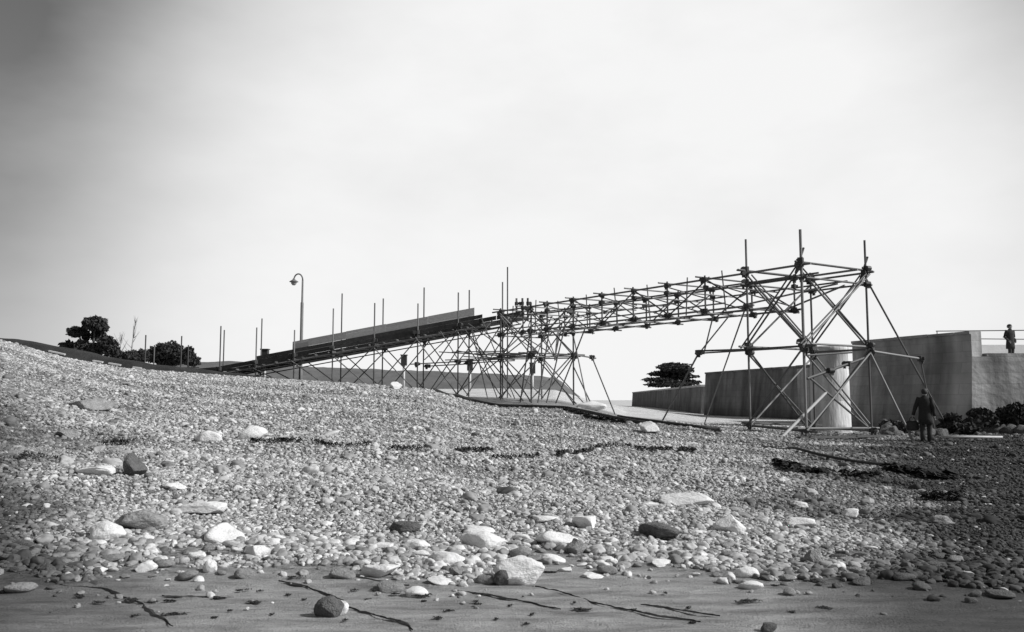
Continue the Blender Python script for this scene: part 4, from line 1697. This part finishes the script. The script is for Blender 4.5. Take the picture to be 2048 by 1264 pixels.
hose([(868, 780), (900, 792), (950, 806), (1005, 815), (1060, 816), (1120, 818), (1180, 828), (1240, 842), (1290, 850)], .075,
     'thick black hose curving along the crest below the trestle', lift=.07)
hose([(1235, 837), (1300, 846), (1350, 852), (1400, 858), (1440, 866)], .07, 'short black hose running towards the tower foot', lift=.08)
hose([(1525, 897), (1600, 909), (1700, 926), (1830, 946)], .035, 'thin dark rope lying across the shingle in front of the tower', 'rope', 'rope', lift=.08)
# long pale spar lying beside the walking person
a, b = hit(1884, 880), hit(2005, 880)
bm = bmesh.new()
tube_bm(bm, [Vector((0, 0, .1)), (b - a) * .5 + Vector((0, 0, .1)), (b - a) + Vector((0, 0, .1))], [.045, .05, .035], 9)
tag(bm_obj('spar', bm, M['tube_pale'], None, True, loc=a), 'long pale timber spar lying on the dark shingle beside the person', 'pole')


def weed_ribbon(pts, width, label, group=None, seed=0, height=.03, lift=.03, step=.06):
    """a tangled line of weed: a thin draped core with fronds lying across it at all angles"""
    g = random.Random(seed)
    P = drape(pts, step, 0)
    o0 = P[0].copy()
    V, Fc = [], []
    n = len(P)
    length = sum((b - a).length for a, b in zip(P[:-1], P[1:]))
    m = int(min(2600, 60 + length * 130 * max(width, .06) / .2))
    for _ in range(m):
        f = g.random() * (n - 1)
        i = int(f)
        p = P[i].lerp(P[min(i + 1, n - 1)], f - i)
        d = P[min(i + 1, n - 1)] - P[max(i - 1, 0)]
        d.z = 0
        d.normalize()
        t = f / max(n - 1, 1)
        taper = min(1, 5 * min(t, 1 - t) + .2)
        nw = noise.noise((p.x * 1.6, p.y * 1.6, seed * 1.7 + 9))
        nf = noise.noise((p.x * 5, p.y * 5, seed * 2.1))
        w = width * taper * max(.12, .55 + 1.1 * nw + .6 * nf)
        c = p + Vector((-d.y, d.x, 0)) * (g.gauss(0, .45) * w + width * .4 * noise.noise((p.x * 2.2, p.y * 2.2, seed)))
        a = math.atan2(d.y, d.x) + g.gauss(0, .75)
        ln = g.uniform(.5, 1.3) * min(max(width * .6, .035), .2)
        wd = ln * g.uniform(.12, .3)
        u = Vector((math.cos(a), math.sin(a), 0))
        v = Vector((-u.y, u.x, 0))
        zc = Tz(c.x, c.y) + lift + g.random() * height
        e1_, e2_ = g.uniform(-.4, .4) * height, g.uniform(-.4, .4) * height
        b0 = len(V)
        for q, dz in ((c - u * ln, -lift * .8), (c - v * wd, e1_), (c + u * ln, -lift * .8), (c + v * wd, e2_)):
            V.append((q.x - o0.x, q.y - o0.y, max(zc + dz, Tz(q.x, q.y) + .002) - o0.z))
        Fc.append((b0, b0 + 1, b0 + 3))
        Fc.append((b0 + 1, b0 + 2, b0 + 3))
    o = mesh_obj('seaweed', V, Fc, M['weed'], None, False, loc=o0)
    return tag(o, label, 'seaweed', group)


SAND_STRANDS = [[(95, 1163), (160, 1177), (230, 1185), (265, 1203), (300, 1225), (350, 1255)], [(560, 1163), (600, 1169), (650, 1190), (684, 1204)],
                [(690, 1214), (740, 1229), (800, 1245), (830, 1262)], [(905, 1185), (1000, 1195), (1060, 1208), (1120, 1222)],
                [(1068, 1176), (1130, 1188), (1190, 1208), (1270, 1225), (1400, 1248)], [(325, 1193), (400, 1196), (468, 1197)],
                [(1280, 1213), (1360, 1222), (1440, 1236)], [(690, 1152), (760, 1164), (820, 1172)]]
WRACK = [([(500, 886), (545, 889), (575, 884), (602, 887)], .34), ([(622, 886), (650, 894), (700, 897), (742, 893)], .26), ([(780, 901), (815, 904), (850, 901)], .24),
         ([(915, 908), (938, 903), (985, 906)], .34), ([(985, 919), (1020, 921), (1080, 915)], .24), ([(1118, 917), (1150, 911), (1185, 905)], .36), ([(1180, 899), (1215, 895), (1262, 896)], .2),
         ([(1270, 900), (1300, 904), (1345, 902)], .34), ([(1355, 906), (1375, 903), (1392, 906)], .4), ([(40, 921), (90, 921), (130, 926)], .2), ([(205, 893), (240, 891), (272, 887)], .25)]
for i, (pts, w) in enumerate(WRACK):
    weed_ribbon(pts, w * .34, 'dark clump of dried weed in the strand line half way up the shingle', 'strand line weed', 40 + i, .06, .06)
DARKW = [([(1548, 930), (1590, 938), (1640, 952)], .8, 'dark heap of weed beside the rope in front of the tower'),
         ([(1680, 955), (1720, 958), (1760, 956)], .5, 'small dark heap of weed beyond the first heap by the rope'),
         ([(1775, 940), (1830, 950), (1900, 960)], 1.0, 'broad dark heap of weed at the far end of the rope'),
         ([(1840, 1000), (1880, 1004), (1930, 1000)], .4, 'dark strip of weed below the broad weed heap'),
         ([(1130, 822), (1180, 838), (1250, 848)], .5, 'dark weed bank along the crest next to the hose')]
for i, (pts, w, lab) in enumerate(DARKW):
    weed_ribbon(pts, w * .42, lab, None, 70 + i, .1, .05)


def weed_line(pts, width, label, group, seed):
    g = random.Random(seed)
    P = drape(pts, .03, 0)
    o0 = P[0].copy()
    V, Fc = [], []
    n = len(P)
    for i, p in enumerate(P):
        d = P[min(i + 1, n - 1)] - P[max(i - 1, 0)]
        d.z = 0
        d.normalize()
        s = Vector((-d.y, d.x, 0))
        t = i / max(n - 1, 1)
        taper = min(1, 5 * min(t, 1 - t) + .1)
        nv = noise.noise((p.x * 2.3, p.y * 2.3, seed * 3.7)) + .5 * noise.noise((p.x * 7, p.y * 7, seed))
        nw = noise.noise((p.x * 4.2, p.y * 4.2, seed * 1.7 + 9)) + .6 * noise.noise((p.x * 15, p.y * 15, seed))
        w = width * taper * max(.15, .6 + 1.2 * nw) * .5
        c = p + s * .05 * nv
        for f, hh in ((-1, 0), (0, 1), (1, 0)):
            q = c + s * w * f
            V.append((q.x - o0.x, q.y - o0.y, Tz(q.x, q.y) + .004 + hh * (.006 + .006 * g.random()) - o0.z))
    for i in range(n - 1):
        for k in range(2):
            a = i * 3 + k
            Fc.append((a, a + 1, a + 4, a + 3))
    return tag(mesh_obj('seaweed', V, Fc, M['weed'], None, False, loc=o0), label, 'seaweed', group)


def weed_scrap_mesh(seed):
    """a flat ragged tuft of fronds"""
    g = random.Random(seed)
    V, Fc = [], []
    lobes = [(g.uniform(-.6, .6), g.uniform(-.5, .5), g.uniform(.25, .5)) for _ in range(4)]
    for _ in range(60):
        lx, ly, lr = g.choice(lobes)
        c = (lx + g.gauss(0, lr * .5), ly + g.gauss(0, lr * .5))
        a = g.uniform(0, 6.28)
        ln, wd = g.uniform(.15, .42), g.uniform(.05, .12)
        u, v = (math.cos(a), math.sin(a)), (-math.sin(a), math.cos(a))
        z = g.uniform(.003, .016)
        b0 = len(V)
        V += [(c[0] - u[0] * ln, c[1] - u[1] * ln, .001), (c[0] - v[0] * wd, c[1] - v[1] * wd, z), (c[0] + u[0] * ln, c[1] + u[1] * ln, .001), (c[0] + v[0] * wd, c[1] + v[1] * wd, z)]
        Fc += [(b0, b0 + 1, b0 + 3), (b0 + 1, b0 + 2, b0 + 3)]
    me = bpy.data.meshes.new('weed_scrap')
    me.from_pydata(V, [], Fc)
    me.materials.append(M['weed'])
    return me


for i, pts in enumerate(SAND_STRANDS):
    weed_line(pts, .05, 'thin dark line of weed trailing across the smooth sand', 'weed lines on the sand', i + 1)

scrap = [weed_scrap_mesh(k) for k in range(6)]
SCRAPS = [(157, 1197, 28), (200, 1209, 34), (301, 1209, 26), (342, 1207, 38), (270, 1236, 14), (345, 1234, 46), (260, 1203, 44), (578, 1193, 16), (607, 1203, 11), (461, 1225, 13), (484, 1185, 26),
          (519, 1186, 14), (506, 1209, 40), (441, 1200, 38), (543, 1233, 10), (430, 1239, 16), (590, 1157, 30), (708, 1183, 16), (746, 1185, 24), (794, 1191, 26), (840, 1195, 48), (849, 1207, 14),
          (734, 1203, 10), (897, 1226, 22), (874, 1241, 26), (994, 1243, 11), (951, 1206, 15), (958, 1213, 20), (1064, 1234, 11), (1052, 1252, 14), (1148, 1208, 9), (1170, 1223, 50), (1267, 1224, 14),
          (1389, 1250, 18), (1377, 1219, 13), (1495, 1207, 54), (1645, 1220, 38), (1553, 1174, 22), (1584, 1228, 16), (1105, 1148, 34), (1020, 1215, 10), (690, 1246, 12), (1330, 1190, 12)]
for i, (px, py, w) in enumerate(SCRAPS):
    p = hit(px, py)
    W = w / F * p.y * .5
    o = bpy.data.objects.new('weed_scrap', scrap[i % 6])
    COL.objects.link(o)
    o.location = (p.x, p.y, p.z + .006)
    o.scale = (W * 1.1, max(W * .8, .04), 1)
    o.rotation_euler = (0, 0, random.uniform(-.3, .3))
    tag(o, 'small dark scrap of weed lying on the smooth sand', 'seaweed', 'weed scraps on the sand')
